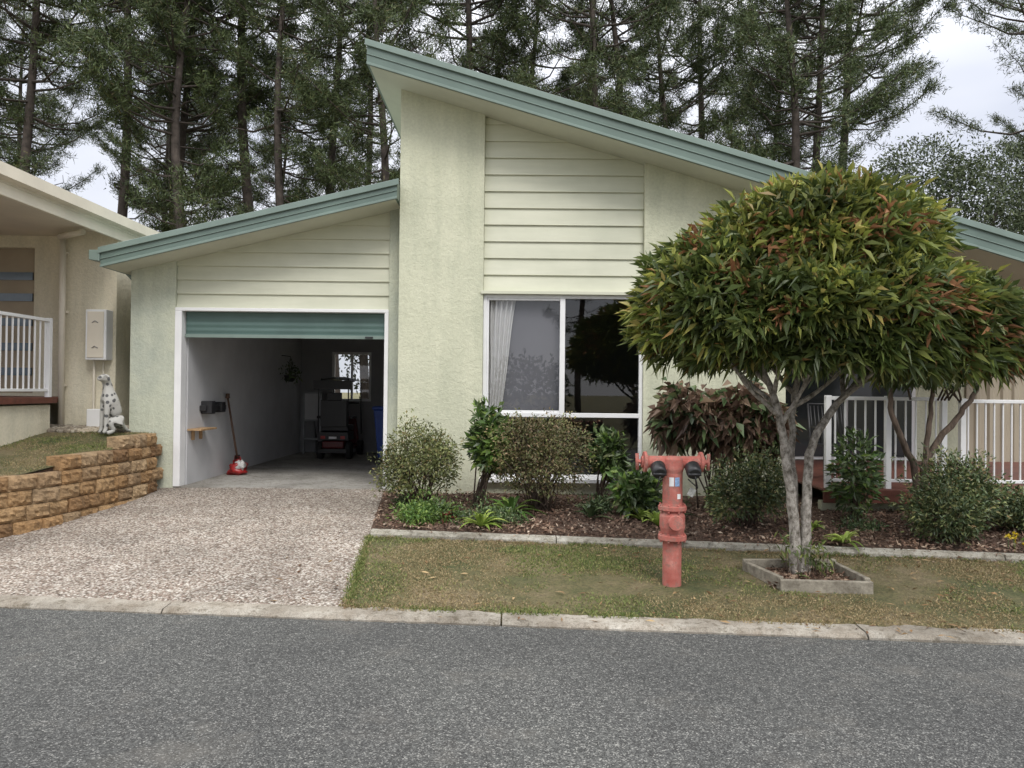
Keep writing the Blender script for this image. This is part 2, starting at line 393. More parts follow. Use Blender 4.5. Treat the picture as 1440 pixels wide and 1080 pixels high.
# ---------------------------------------------------------------- terrace + retaining wall (left)
def tz(x,y): return float(np.interp(y,[6.3,7.2,8.2,9.0,9.6,10.2,12],[.62,.68,.80,.90,1.0,1.04,1.06]))+.012*noise.noise(Vector((x*2,y*2,0)))
mb=MB();V=[];ys=np.linspace(6.35,14,40);ss=np.linspace(0,1,24)
for y in ys:
    xr=(wx(y)-.1) if y<9.78 else -4.98
    for s in ss: V.append((-14+(xr+14)*s,y,tz(-14+(xr+14)*s,y)))
mb.add(V,[(j*24+i,j*24+i+1,(j+1)*24+i+1,(j+1)*24+i) for j in range(39) for i in range(23)],0,True)
k=42000; x=R.uniform(-8,-4.4,k); y=R.uniform(6.8,9.9,k); ok=np.array([a<wx(b)-.12 for a,b in zip(x,y)]); x=x[ok];y=y[ok]
keep=R.uniform(-.4,.3,len(x))<nz(x,y,1.5)+.1; x=x[keep];y=y[keep]
mbg=MB(); blades(mbg,x,y,np.array([tz(a,b) for a,b in zip(x,y)]),R.uniform(.012,.045,len(x))); mbg.build('terrace_grass',[M_grass,M_dry])
mb.build('terrace_lawn',[M_ground])
mb=MB()
for _ in range(1400):
    a=random.uniform(-8,-5);b=random.uniform(9.75,10.25)
    r=random.uniform(.02,.045); mb.obox((a,b,tz(a,b)+.015),(r*2,r*1.5,r),Matrix.Rotation(random.random()*3,3,'Z')@Matrix.Rotation(random.random()*.6,3,'X'))
M_peb=leafmat('pebbles',[(0,(.2,.17,.13)),(.5,(.38,.32,.25)),(1,(.55,.5,.42))],.8,0)
mb.build('pebble_strip',[M_peb],bevel=.008)
def blockmat():
    m,nt,b=newmat('split_face_block')
    gg=nt.nodes.new('ShaderNodeNewGeometry')
    c=ramp(nt,gg.outputs['Random Per Island'],[(0,(.27,.16,.08)),(.3,(.42,.26,.125)),(.6,(.48,.32,.17)),(.8,(.33,.23,.14)),(1,(.55,.40,.24))])
    v=ramp(nt,noi(nt,11,4,.75),[(.3,(.45,.44,.42)),(.65,(1.15,1.12,1.08))])
    c=mix(nt,1.,c,v,'MULTIPLY')
    nt.links.new(c,b.inputs['Base Color']); b.inputs['Roughness'].default_value=.95
    bump(nt,b,noi(nt,35,4,.75),1,.03); return m
M_block=blockmat()
mb=MB()
P=[Vector((a,b,0)) for a,b in wallpath]
seglen=[(P[i+1]-P[i]).length for i in range(len(P)-1)]; total=sum(seglen)
def at(s):
    s=max(0,min(s,total-1e-4))
    for i,l in enumerate(seglen):
        if s<=l: 
            return P[i].lerp(P[i+1],s/l),(P[i+1]-P[i]).normalized()
        s-=l
H=.15
for c in range(7):
    z0=.12+c*H-.0
    s=(c%2)*.16
    while s<total-.3:
        L=.30*random.choice([1,1,.85])
        p,t=at(s+L/2)
        top=z0+H
        if top<=(1.03 if p.y>8.95 and p.x>-4.7 else .88 if p.y>7.75 and p.x>-4.8 else .74)+.001:
            nrm=Vector((-t.y,t.x,0))
            if nrm.x<0 and p.y>7: nrm=-nrm
            if p.x<-5 and nrm.y>0: nrm=-nrm
            l=L-.006; nu,nv=8,5
            j=random.uniform(-.012,.012)
            V=[]
            for b_ in range(nv+1):
                for a in range(nu+1):
                    u=-l/2+l*a/nu; w=H*b_/nv*.97
                    edge=(a in(0,nu))or(b_ in(0,nv))
                    o=random.uniform(-.006,.006) if edge else .022+random.uniform(-.012,.016)
                    q=p+t*u+nrm*(o+j-c*.008); V.append((q.x,q.y,z0+w))
            nf=len(V)
            for b_ in (0,nv):
                for a in (0,nu):
                    u=-l/2+l*a/nu; q=p+t*u-nrm*.2; V.append((q.x,q.y,z0+H*b_/nv*.965))
            F=[(b_*(nu+1)+a,b_*(nu+1)+a+1,(b_+1)*(nu+1)+a+1,(b_+1)*(nu+1)+a) for b_ in range(nv) for a in range(nu)]
            mb.add(V,F,0)
            base=mb.n-len(V)
            tl=nv*(nu+1)
            mb.f.append((np.array([[base+tl+a for a in range(nu+1)]+[base+nf+3,base+nf+2]]),0,False))
            mb.f.append((np.array([[base+b_*(nu+1) for b_ in range(nv+1)]+[base+nf+2,base+nf]]),0,False))
            mb.f.append((np.array([[base+b_*(nu+1)+nu for b_ in range(nv+1)]+[base+nf+3,base+nf+1]]),0,False))
        s+=L
mb.build('block_retaining_wall',[M_block])
mb=MB();V=[]
for (a,b) in wallpath: V+=[(a-.12,b+(.12 if a<-5 else 0),0),(a-.12,b+(.12 if a<-5 else 0),tz(a,b)-.02 if b<9 else .93)]
mb.add(V,[(2*i,2*i+2,2*i+3,2*i+1) for i in range(len(wallpath)-1)]); mb.build('retaining_wall_fill_soil',[M_mulch])

# ---------------------------------------------------------------- HOUSE
house=empty('single_storey_house')
def zs(X): return 5.503-.291*(X+1.783)
def zg(X): return 3.08+.2434*(X+5.105)
def clip(poly,a,b):
    out=[];n=len(poly)
    ins=lambda p:p[1]<=a+b*p[0]+1e-9
    for i in range(n):
        p,q=poly[i],poly[(i+1)%n]
        if ins(p): out.append(p)
        if ins(p)!=ins(q):
            fp=p[1]-a-b*p[0]; fq=q[1]-a-b*q[0]; t=fp/(fp-fq)
            out.append((p[0]+t*(q[0]-p[0]),p[1]+t*(q[1]-p[1])))
    return out
def cladding(name,x0,x1,z0,ztop,a,b,yb,h):
    mb=MB(); z=z0
    while z<ztop:
        poly=clip([(x0,z),(x1,z),(x1,z+h),(x0,z+h)],a,b)
        if len(poly)>=3:
            n=len(poly)
            f=lambda zz: yb-.030+.024*(zz-z)/h
            V=[(x,f(zz),zz) for x,zz in poly]+[(x,yb+.02,zz) for x,zz in poly]
            mb.polys(V,[list(range(n)),list(range(2*n-1,n-1,-1))]+[(i,i+n,(i+1)%n+n,(i+1)%n) for i in range(n)])
        z+=h
    mb.build(name,[M_clad],house,True)
mb=MB()
def wallp(x0,x1,z0,fn,y0,y1,m=0): mb.prism([(x0,z0),(x1,z0),(x1,fn(x1)-.001),(x0,fn(x0)-.001)],y0,y1,m)
wallp(-1.44,-.375,.0,zs,9.5,9.74)
wallp(1.655,3.45,.0,zs,9.5,9.74)
wallp(-.375,1.655,2.86,zs,9.60,9.739)
mb.box(-.375,1.655,9.54,9.739,.0,.50)
wallp(-1.439,-1.24,.0,zs,9.74,16)
wallp(3.25,3.449,.0,zs,9.74,12.2)
wallp(3.449,7.2,.0,zs,12.0,12.2)
wallp(7.0,7.199,.0,zs,12.2,16)
wallp(-1.24,7.0,.0,zs,15.8,16)
mb.box(6.95,7.15,9.3,9.5,.3,2.9)
mb.build('front_walls',[M_wall],house,True)
cladding('upper_weatherboards',-.372,1.652,2.865,5.6,5.503-.291*1.783-.002,-.291,9.60,.213)
mb=MB()
mb.box(-.40,1.68,9.475,9.60,2.825,2.862)
mb.build('window_head_trim',[M_clad],house,True)
mb=MB()
def wallg(x0,x1,z0,y0,y1,m=0): mb.prism([(x0,z0),(x1,z0),(x1,zg(x1)-.001),(x0,zg(x0)-.001)],y0,y1,m)
wallg(-4.97,-4.39,.0,9.8,9.98)
wallg(-1.612,-1.441,.0,9.8,9.98)
wallg(-4.39,-1.612,2.64,9.86,9.979)
wallg(-4.97,-4.44,.0,9.98,15.4)
mb.build('garage_walls',[M_wallg],house,True)
cladding('garage_weatherboards',-4.388,-1.614,2.645,4.4,3.08+.2434*5.105-.002,.2434,9.86,.183)
mb=MB()
mb.box(-4.44,-4.29,9.98,15.3,.3,2.85)
mb.box(-1.55,-1.441,9.98,15.3,.3,2.85)
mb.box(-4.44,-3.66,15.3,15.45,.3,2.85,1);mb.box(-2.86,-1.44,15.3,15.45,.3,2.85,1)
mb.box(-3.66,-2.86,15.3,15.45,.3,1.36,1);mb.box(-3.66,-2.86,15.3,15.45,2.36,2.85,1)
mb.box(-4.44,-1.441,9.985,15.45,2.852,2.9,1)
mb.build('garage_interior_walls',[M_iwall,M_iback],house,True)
mb=MB(); mb.box(-4.39,-1.61,9.80,15.45,.05,.318); mb.build('garage_floor',[M_slab],house,True)
mb=MB()
for a,b,c,d in((-3.66,-3.61,1.36,2.36),(-2.91,-2.86,1.36,2.36),(-3.61,-2.91,1.36,1.41),(-3.61,-2.91,2.31,2.36),(-3.28,-3.24,1.41,2.31)): mb.box(a,b,15.33,15.38,c,d)
mb.build('garage_back_window_frame',[M_white],house,True)
mb=MB(); mb.add([(-3.61,15.355,1.41),(-2.91,15.355,1.41),(-2.91,15.355,2.31),(-3.61,15.355,2.31)],[(0,1,2,3)]); mb.build('garage_back_window_glass',[M_glass],house)
mb=MB()
mb.box(-4.389,-4.30,9.785,9.95,.318,2.60);mb.box(-1.665,-1.613,9.785,9.95,.318,2.60);mb.box(-4.389,-1.613,9.785,9.95,2.60,2.643)
mb.build('garage_door_frame',[M_white],house,True,.004)
mb=MB(); V=[]
zz=np.linspace(2.30,2.60,61)
for z in zz:
    o=.0025*math.sin((z-2.3)/.3*math.pi*8)
    V+=[(-4.29,9.90+o,z),(-1.67,9.90+o,z)]
mb.add(V,[(2*i,2*i+1,2*i+3,2*i+2) for i in range(60)],0,True)
mb.box(-4.29,-1.67,9.875,9.93,2.262,2.305,1)
mb.box(-4.29,-1.67,9.97,10.28,2.38,2.80,0)
mb.box(-1.93,-1.83,9.86,9.875,2.268,2.292,2)
mb.build('roller_door',[M_roller,M_greenl,M_black],house)
mb=MB(); yf0,yf1=9.535,9.60
t=.045
mb.box(-.372,-.372+t,yf0,yf1,.505,2.824);mb.box(1.652-t,1.652,yf0,yf1,.505,2.824)
mb.box(-.372+t,1.652-t,yf0,yf1,2.824-t,2.824);mb.box(-.372+t,1.652-t,yf0,yf1,.505,.55)
mb.box(-.372+t,1.652-t,yf0-.006,yf1,1.275,1.33)
mb.box(.60,.665,yf0-.004,yf1,1.33,2.779)
mb.box(-.372+t,.60,yf0+.012,yf1,1.33,1.357);mb.box(-.372+t,.60,yf0+.012,yf1,2.752,2.779)
mb.box(-.372+t,-.30,yf0+.012,yf1,1.357,2.752);
mb.box(-.40,1.68,9.44,9.60,.455,.504)
mb.build('window_frame',[M_white],house,True,.003)
mb=MB()
for a,b,c,d,yy in((-.327,.60,1.33,2.779,9.575),(.665,1.607,1.33,2.779,9.566),(-.327,1.607,.55,1.275,9.57)):
    mb.add([(a,yy,c),(b,yy,c),(b,yy,d),(a,yy,d)],[(0,1,2,3)])
mb.build('window_glass',[M_glass],house)
mb=MB();V=[];nu=90;nv=20
for j in range(nv+1):
    tt=j/nv; z=1.30+1.46*tt; w=.17+.19*tt**1.2
    for i in range(nu+1):
        u=i/nu; V.append((-.31+w*u+.012*math.sin(tt*5),9.635+.026*math.sin(u*2*math.pi*5.3+.6*math.sin(tt*3)),z))
mb.add(V,[(j*(nu+1)+i,j*(nu+1)+i+1,(j+1)*(nu+1)+i+1,(j+1)*(nu+1)+i) for j in range(nv) for i in range(nu)],0,True)
mb.build('curtain',[M_curtain],house)
mb=MB(); mb.box(-.32,.62,9.68,9.685,1.25,2.80); mb.build('flyscreen_stand_in',[M_screen],house)  # solid grey sheet added behind the curtain, stands in for the fly screen
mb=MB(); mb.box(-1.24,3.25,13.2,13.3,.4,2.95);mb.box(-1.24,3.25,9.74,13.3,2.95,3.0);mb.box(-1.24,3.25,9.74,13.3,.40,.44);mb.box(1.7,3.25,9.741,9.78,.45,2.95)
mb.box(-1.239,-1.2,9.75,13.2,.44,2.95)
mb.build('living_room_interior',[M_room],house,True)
def roof(name,x0,x1,fn,th,y0,y1):
    mb=MB()
    mb.prism([(x0,fn(x0)+.004),(x1,fn(x1)+.004),(x1,fn(x1)+th),(x0,fn(x0)+th)],y0,y1,0)
    mb.build(name,[M_green],house,True,.004)
    mb=MB()
    mb.prism([(x0-.02,fn(x0)+th-.055),(x1+.02,fn(x1)+th-.055),(x1+.02,fn(x1)+th+.02),(x0-.02,fn(x0)+th+.02)],y0-.028,y0-.001,0)
    mb.prism([(x0,fn(x0)+th*.42),(x1,fn(x1)+th*.42),(x1,fn(x1)+th*.46),(x0,fn(x0)+th*.46)],y0-.012,y0-.0005,0)
    mb.prism([(x0,fn(x0)-.004),(x1,fn(x1)-.004),(x1,fn(x1)+.028),(x0,fn(x0)+.028)],y0-.014,y0-.0006,0)
    mb.build(name+'_capping',[M_greenl],house,True,.003)
    mb=MB()
    a=x0+.03;b=x1-.03
    mb.prism([(a,fn(a)-.001),(b,fn(b)-.001),(b,fn(b)+.0035),(a,fn(a)+.0035)],y0+.03,y1-.03,0)
    mb.build(name+'_soffit',[M_soffit],house,True)
roof('main_roof',-1.783,7.6,zs,.28,9.0,16.5)
roof('garage_roof',-5.105,-1.445,zg,.22,9.3,16.0)
for nm,x0,x1,fn,th,y0,y1 in(('main_roof_sheeting',-1.80,7.7,zs,.30,9.03,16.4),('garage_roof_sheeting',-5.12,-1.45,zg,.24,9.33,15.9)):
    mb=MB();V=[]; n=int((y1-y0)/.03)
    for i in range(n+1):
        y=y0+(y1-y0)*i/n; o=.012*math.sin(y*2*math.pi/.19)
        V+=[(x0,y,fn(x0)+th+o),(x1,y,fn(x1)+th+o)]
    mb.add(V,[(2*i,2*i+1,2*i+3,2*i+2) for i in range(n)],0,True); mb.build(nm,[M_greenl],house)
mb=MB()
mb.prism([(-5.24,3.17),(-5.108,3.15),(-5.108,3.29),(-5.24,3.29)],9.28,16.0,0)
mb.tube([(-5.17,9.99,3.18),(-5.03,10.05,3.0),(-5.03,10.05,.5)],.04,10,0)
mb.prism([(7.61,2.62),(7.74,2.64),(7.74,2.80),(7.61,2.80)],8.98,16.4,0)
mb.build('gutter',[M_greenl],house,True,.006)
mb=MB()
for i in range(26):
    mb.box(3.46,8.4,9.0+.14*i-.62,9.0+.14*i-.62+.133,.53,.556)
mb.box(3.46,8.4,8.345,8.372,.40,.55); 
mb.build('verandah_deck',[M_deck],house,True,.003)
mb=MB(); mb.box(3.5,8.4,8.5,8.6,.0,.40); mb.build('deck_base_wall',[M_wall],house,True)
def railing(mb,p0,p1,z0,z1,sp=.11,posts=(),mat=0):
    p0=Vector((*p0,0));p1=Vector((*p1,0)); L=(p1-p0).length; d=(p1-p0)/L; ang=math.atan2(d.y,d.x); rot=Matrix.Rotation(ang,3,'Z')
    c=(p0+p1)/2
    mb.obox((c.x,c.y,z1-.02),(L,.055,.04),rot,mat); mb.obox((c.x,c.y,z0+.09),(L,.035,.035),rot,mat)
    n=int(L/sp)
    for i in range(1,n):
        q=p0+d*(L*i/n); mb.obox((q.x,q.y,(z0+z1)/2+.03),(.018,.018,z1-z0-.14),rot,mat)
    for s in posts:
        q=p0+d*s; mb.obox((q.x,q.y,(z0+z1)/2+.005),(.06,.06,z1-z0+.01),rot,mat)
mb=MB()
railing(mb,(3.5,8.42),(4.85,8.42),.556,1.58,.105,(0.03,.70,1.32))
railing(mb,(5.0,8.42),(8.3,8.42),.556,1.56,.095,(0.03,1.6,3.22))
mb.build('verandah_railing',[M_white],house,False,.003)
mb=MB(); mb.box(4.2,6.4,11.95,11.999,.57,2.75,0); mb.build('verandah_door_frame',[M_white],house,True)
mb=MB(); mb.box(4.27,5.27,11.93,11.949,.62,2.69,0);mb.box(5.33,6.33,11.93,11.949,.62,2.69,0)
M_dglass=simple('dark_door_glass',(.03,.035,.04),.05,.1); mb.build('verandah_sliding_door',[M_dglass],house,True)
# ---------------------------------------------------------------- patio chair
mb=MB()
cx,cy,cz=3.95,9.2,.556
for a in(-.22,.22):
    mb.tube([(cx+a,cy-.22,cz),(cx+a,cy-.2,cz+.42),(cx+a,cy-.18,cz+.63),(cx+a,cy+.2,cz+.64)],.012,6)
    mb.tube([(cx+a,cy+.26,cz),(cx+a,cy+.2,cz+.43),(cx+a,cy+.3,cz+.92)],.012,6)
for i in range(9):
    mb.box(cx-.22,cx+.22,cy-.2+i*.045,cy-.2+i*.045+.035,cz+.42,cz+.432)
for i in range(9):
    x=cx-.19+i*.0475; mb.tube([(x,cy+.2,cz+.44),(x,cy+.3,cz+.9)],.008,5)
mb.tube([(cx-.22,cy+.3,cz+.92),(cx+.22,cy+.3,cz+.92)],.013,6)
mb.build('patio_chair',[M_black])

# ---------------------------------------------------------------- things in garage
sc=empty('mobility_scooter')
mb=MB(); X,Y,Z=-3.25,13.9,.318
for dx in(-.26,.26):
    for dy,r in((0,.16),(1.0,.15)):
        lathe(mb,[(0,-.05),(r*.6,-.05),(r*.95,-.045),(r,-.02),(r,.02),(r*.95,.045),(r*.6,.05),(0,.05)],(X+dx,Y+dy,Z+r),'X',20)
mb.build('wheels',[M_rubber],sc)
mb=MB()
mb.box(X-.24,X+.24,Y+.2,Y+1.05,Z+.14,Z+.2); mb.box(X-.20,X+.20,Y-.18,Y+.28,Z+.2,Z+.34)
mb.prism([(X-.24,Z+.2),(X+.24,Z+.2),(X+.16,Z+.75),(X-.16,Z+.75)],Y+.95,Y+1.1)
mb.build('body_panels',[M_dred],sc,True,.03,3)
mb=MB()
mb.box(X-.28,X+.28,Y-.17,Y+.3,Z+.35,Z+.5)
mb.box(X-.25,X+.25,Y-.05,Y+.42,Z+.52,Z+.62); mb.box(X-.24,X+.24,Y-.14,Y-.04,Z+.60,Z+1.08)
mb.box(X-.33,X-.27,Y-.05,Y+.32,Z+.74,Z+.79);mb.box(X+.27,X+.33,Y-.05,Y+.32,Z+.74,Z+.79); mb.box(X-.13,X+.13,Y-.12,Y-.04,Z+1.08,Z+1.22)
mb.tube([(X,Y+1.0,Z+.7),(X,Y+.8,Z+1.0)],.03,8); mb.tube([(X-.28,Y+.78,Z+1.02),(X+.28,Y+.78,Z+1.02)],.018,8)
mb.tube([(X,Y+.1,Z+.4),(X,Y+.1,Z+.55)],.05,8)
mb.box(X-.26,X+.26,Y-.21,Y-.17,Z+.12,Z+.2)
mb.build('seat_and_tiller',[M_black],sc,True,.02,2)
mb=MB()
for dx in(-.27,.27):
    mb.tube([(X+dx,Y-.16,Z+.45),(X+dx,Y-.16,Z+1.35),(X+dx*.9,Y-.05,Z+1.48)],.012,6); mb.tube([(X+dx,Y+1.05,Z+.4),(X+dx,Y+.95,Z+1.42)],.012,6)
V=[]
for i in range(7):
    for j in range(5):
        u=i/6*2-1;v=j/4; V.append((X+u*.34,Y-.25+1.35*v,Z+1.52-.07*u*u-.05*(2*v-1)**2))
mb.add(V,[(i*5+j,(i+1)*5+j,(i+1)*5+j+1,i*5+j+1) for i in range(6) for j in range(4)],0,True)
mb.box(X-.34,X+.34,Y-.26,Y-.245,Z+1.28,Z+1.44,0)
mb.build('canopy',[M_black],sc)
mb=MB(); mb.box(X-.22,X-.14,Y-.19,Y-.178,Z+.38,Z+.43);mb.box(X+.14,X+.22,Y-.19,Y-.178,Z+.38,Z+.43);mb.box(X-.07,X+.07,Y-.19,Y-.178,Z+.38,Z+.42,1)
mb.build('tail_lights',[M_red,M_white],sc)
mb=MB(); mb.box(-4.12,-3.76,14.9,14.92,.98,1.52,0)
for a in(-4.12,-3.79): mb.box(a,a+.03,14.88,14.93,.318,1.55,1)
for z in(.97,1.51,.6): mb.box(-4.12,-3.76,14.88,14.925,z,z+.03,1)
mb.tube([(-3.94,14.93,1.5),(-3.94,15.25,.32)],.015,6,1)
mb.build('whiteboard_easel',[M_iwall,M_grey])
mb=MB(); lathe(mb,[(0,-.12),(.06,-.11),(.10,-.04),(.11,0),(0,0)],(-4.12,14.0,1.85),'Z',16,0)
for a in range(3): mb.tube([(-4.12+.1*math.cos(a*2.1),14.0+.1*math.sin(a*2.1),1.85),(-4.12,14.0,2.2)],.004,4,0)
mb.tube([(-4.285,14.0,2.22),(-4.12,14.0,2.2)],.008,5,0)
hb=mb.build('hanging_basket_plant',[M_black])
sh=MB(); p0=Vector((-4.05,11.25,.36)); p1=Vector((-4.24,11.25,1.46))
M_handle=simple('timber_handle',(.10,.055,.035),.6,.25,20)
sh.tube([p0.lerp(p1,.15),p1],.016,8,0); sh.tube([p1+Vector((-.0,-.06,0)),p1+Vector((0,.06,0))],.015,8,0); sh.tube([p1,p1+Vector((-.0,0,.06))],.03,8,0)
V=[]
for i in range(6):
    for j in range(7):
        u=i/5*2-1; v=j/6; w=.1*(1-.9*max(0,.35-v)/.35) if v<.35 else .1
        q=p0.lerp(p1,-.03+.25*v); V.append((q.x+.03*(u*u)-.02,q.y+u*w,q.z))
sh.add(V,[(i*7+j,(i+1)*7+j,(i+1)*7+j+1,i*7+j+1) for i in range(5) for j in range(6)],1,True)
sh.build('garden_shovel',[M_handle,M_black])
def blob(mb,c,r,mat=0,seed=0,amp=.15,nu=18,nv=12):
    V=[]
    for j in range(nv+1):
        ph=math.pi*j/nv
        for i in range(nu):
            th=2*math.pi*i/nu; d=Vector((math.sin(ph)*math.cos(th),math.sin(ph)*math.sin(th),math.cos(ph)))
            k=1+amp*noise.noise(d*2.3+Vector((seed,0,0)))
            V.append((c[0]+d.x*r[0]*k,c[1]+d.y*r[1]*k,c[2]+d.z*r[2]*k))
    mb.add(V,[(j*nu+i,j*nu+(i+1)%nu,(j+1)*nu+(i+1)%nu,(j+1)*nu+i) for j in range(nv) for i in range(nu)],mat,True)
M_bagw=simple('white_plastic',(.6,.58,.56),.4,.2,20)
mb=MB(); blob(mb,(-4.06,11.2,.40),(.13,.12,.10),0,2,.9); blob(mb,(-4.0,11.14,.46),(.07,.06,.07),1,4,.8); mb.tube([(-4.12,11.2,.46),(-4.1,11.2,.6),(-4.02,11.2,.58),(-4.0,11.2,.46)],.008,5,0)
mb.build('plastic_bag',[M_red,M_bagw])
mb=MB(); mb.box(-4.289,-4.20,10.35,11.1,1.28,1.36);mb.box(-4.289,-4.14,10.4,10.55,1.24,1.42);mb.box(-4.289,-4.17,10.85,11.0,1.25,1.4); mb.build('wall_tool_rack',[M_black],None,True,.01)
mb=MB(); mb.box(-4.289,-4.1,9.97,10.5,1.03,1.055);mb.box(-4.289,-4.25,10.1,10.13,.9,1.03);mb.box(-4.289,-4.25,10.35,10.38,.9,1.03)
M_pinewood=simple('pine_shelf',(.42,.27,.14),.6,.2,14); mb.build('timber_shelf',[M_pinewood],None,True,.003)
mb=MB(); V=[]
bx,by=-2.12,13.4
for z,w,d in((.40,.21,.23),(1.25,.28,.32)):
    V+=[(bx-w,by-d,z),(bx+w,by-d,z),(bx+w,by+d,z),(bx-w,by+d,z)]
mb.add(V,[(0,3,2,1),(4,5,6,7),(0,1,5,4),(1,2,6,5),(2,3,7,6),(3,0,4,7)])
mb.box(bx-.3,bx+.3,by-.35,by+.36,1.25,1.31)
wb=mb.build('wheelie_bin',[M_blue],None,True,.02,2)
mbw=MB()
for a in(-.2,.2): lathe(mbw,[(0,-.03),(.1,-.03),(.1,.03),(0,.03)],(bx+a,by+.22,.418),'X',16)
mbw.build('bin_wheels',[M_rubber],wb)
# ---------------------------------------------------------------- neighbour house (left)
nb=empty('neighbouring_house')
mb=MB()
mb.box(-6.14,-5.42,10.3,10.5,.7,3.72); mb.box(-6.68,-6.14,10.6,10.8,.7,3.72); mb.box(-12,-7.55,10.6,10.8,.7,3.72); mb.box(-7.55,-6.68,10.6,10.8,3.55,3.72);mb.box(-7.55,-6.68,10.6,10.8,.7,1.5)
mb.box(-5.6,-5.42,10.5,18,.7,3.72); mb.box(-12,-5.6,17.8,18,.7,3.72)
mb.box(-12,-6.04,7.1,7.2,.6,1.36); mb.box(-6.10,-6.0,7.2,9.8,.6,1.36); mb.box(-12,-6.11,9.7,9.79,.6,1.36)
mb.build('walls',[M_nwall],nb,True)
M_ncream=simple('cream_fascia',(.72,.66,.55),.5,.08,2)
mb=MB(); mb.box(-13,-5.36,6.6,18.5,3.735,3.86); mb.box(-5.40,-5.362,6.6,18.4,3.60,3.734); mb.build('roof_fascia',[M_ncream],nb,True,.005)
mb=MB(); mb.prism([(-5.36,3.76),(-5.25,3.77),(-5.25,3.90),(-5.36,3.90)],6.5,18.5); mb.prism([(-5.33,3.865),(-5.33,3.93),(-9.5,4.9),(-13,4.9),(-13,3.865)],6.6,18.4,1)
M_nroof=simple('tan_steel_roof',(.3,.26,.21),.5,.1,2)
mb.build('gutter_and_roof',[M_ncream,M_nroof],nb,True)
mb=MB(); mb.box(-13,-5.45,6.7,18.4,3.722,3.734); mb.build('soffit',[M_ncream],nb,True)
mb=MB()
mb.tube([(-5.72,10.0,3.66),(-6.12,10.15,3.62)],.04,10); mb.tube([(-6.12,10.22,3.66),(-6.12,10.24,1.02)],.04,10)
for z in(1.6,2.6,3.4): mb.box(-6.17,-6.07,10.23,10.30,z,z+.03)
mb.build('downpipe',[M_ncream],nb)
mb=MB(); mb.box(-5.74,-5.46,10.12,10.30,1.96,2.64); mb.build('electricity_meter_box',[M_white],nb,True,.01,2)
mb=MB(); mb.box(-5.71,-5.49,10.108,10.119,1.99,2.61); 
mb.tube([(-5.68,10.24,1.96),(-5.68,10.24,1.1)],.018,6); mb.tube([(-5.57,10.27,1.96),(-5.57,10.27,1.05)],.014,6)
mb.build('meter_box_lid',[M_ncream],nb,True,.004)
mb=MB(); 
for z in(2.12,2.46): mb.tube([(-5.64,10.10,z),(-5.6,10.098,z+.025),(-5.56,10.10,z)],.005,5)
mb.build('meter_box_latches',[M_grey],nb)
mb=MB(); mb.box(-5.70,-5.46,10.1,10.28,1.02,1.3); mb.build('gas_meter_cover',[M_white],nb,True,.01)
M_brown=simple('brown_door_panel',(.33,.27,.19),.55,.12,2); M_slot=simple('slot_glass',(.12,.16,.2),.1,.1)
mb=MB(); mb.box(-7.55,-6.68,10.68,10.72,1.5,3.55,0)
for z in(1.75,2.1,2.45,2.8,3.1): mb.box(-7.45,-6.80,10.655,10.679,z,z+.11,1)
mb.box(-6.74,-6.68,10.60,10.679,1.5,3.55,2)
mb.build('entry_door',[M_brown,M_slot,M_nwall],nb,True)
mb=MB(); mb.box(-12,-5.94,7.0,9.85,1.38,1.46);mb.box(-12,-6.15,9.85,10.59,1.38,1.459); mb.build('deck',[M_deck],nb,True,.005)
mb=MB(); railing(mb,(-5.98,7.0),(-5.98,9.75),1.46,2.47,.105,(.05,1.4,2.72)); railing(mb,(-12,7.02),(-5.98,7.02),1.46,2.47,.105); mb.build('deck_railing',[M_white],nb,False,.003)
# ---------------------------------------------------------------- right neighbour + fence
nr=empty('rear_neighbouring_house')
mb=MB(); mb.box(9.15,18,14,22,.2,3.25); m_=stucco('pale_render',(.72,.70,.62),(.66,.64,.56),(.5,.5,.42),.3); mb.build('walls',[m_],nr,True)
mb=MB(); mb.box(8.9,18.3,13.6,22.4,3.26,3.52); mb.prism([(8.9,3.53),(18.3,3.53),(14,4.9),(13,4.9)],13.6,22.4); mb.build('roof',[M_green],nr,True)
mb=MB(); mb.box(10.2,11.6,13.94,13.998,1.4,2.6,0); mb.box(10.28,11.52,13.93,13.939,1.48,2.52,1); mb.build('window',[M_white,M_dglass],nr,True)
mb=MB()
M_fence=simple('tan_colour_steel_fence',(.38,.33,.25),.5,.1,1)
V=[];xx=np.arange(7.25,18,.03)
for x_ in xx:
    ph=(x_%.2)/.2; o=0 if ph<.45 else .03
    V+=[(x_,12.0+o,.2),(x_,12.0+o,1.98)]
mb.add(V,[(2*i,2*i+2,2*i+3,2*i+1) for i in range(len(xx)-1)])
for x_ in np.arange(7.25,18,2.4): mb.box(x_-.03,x_+.03,11.97,12.05,.2,2.02)
mb.box(7.25,18,11.98,12.05,1.96,2.01);mb.box(7.25,18,11.98,12.05,.25,.31)
mb.build('steel_fence',[M_fence])

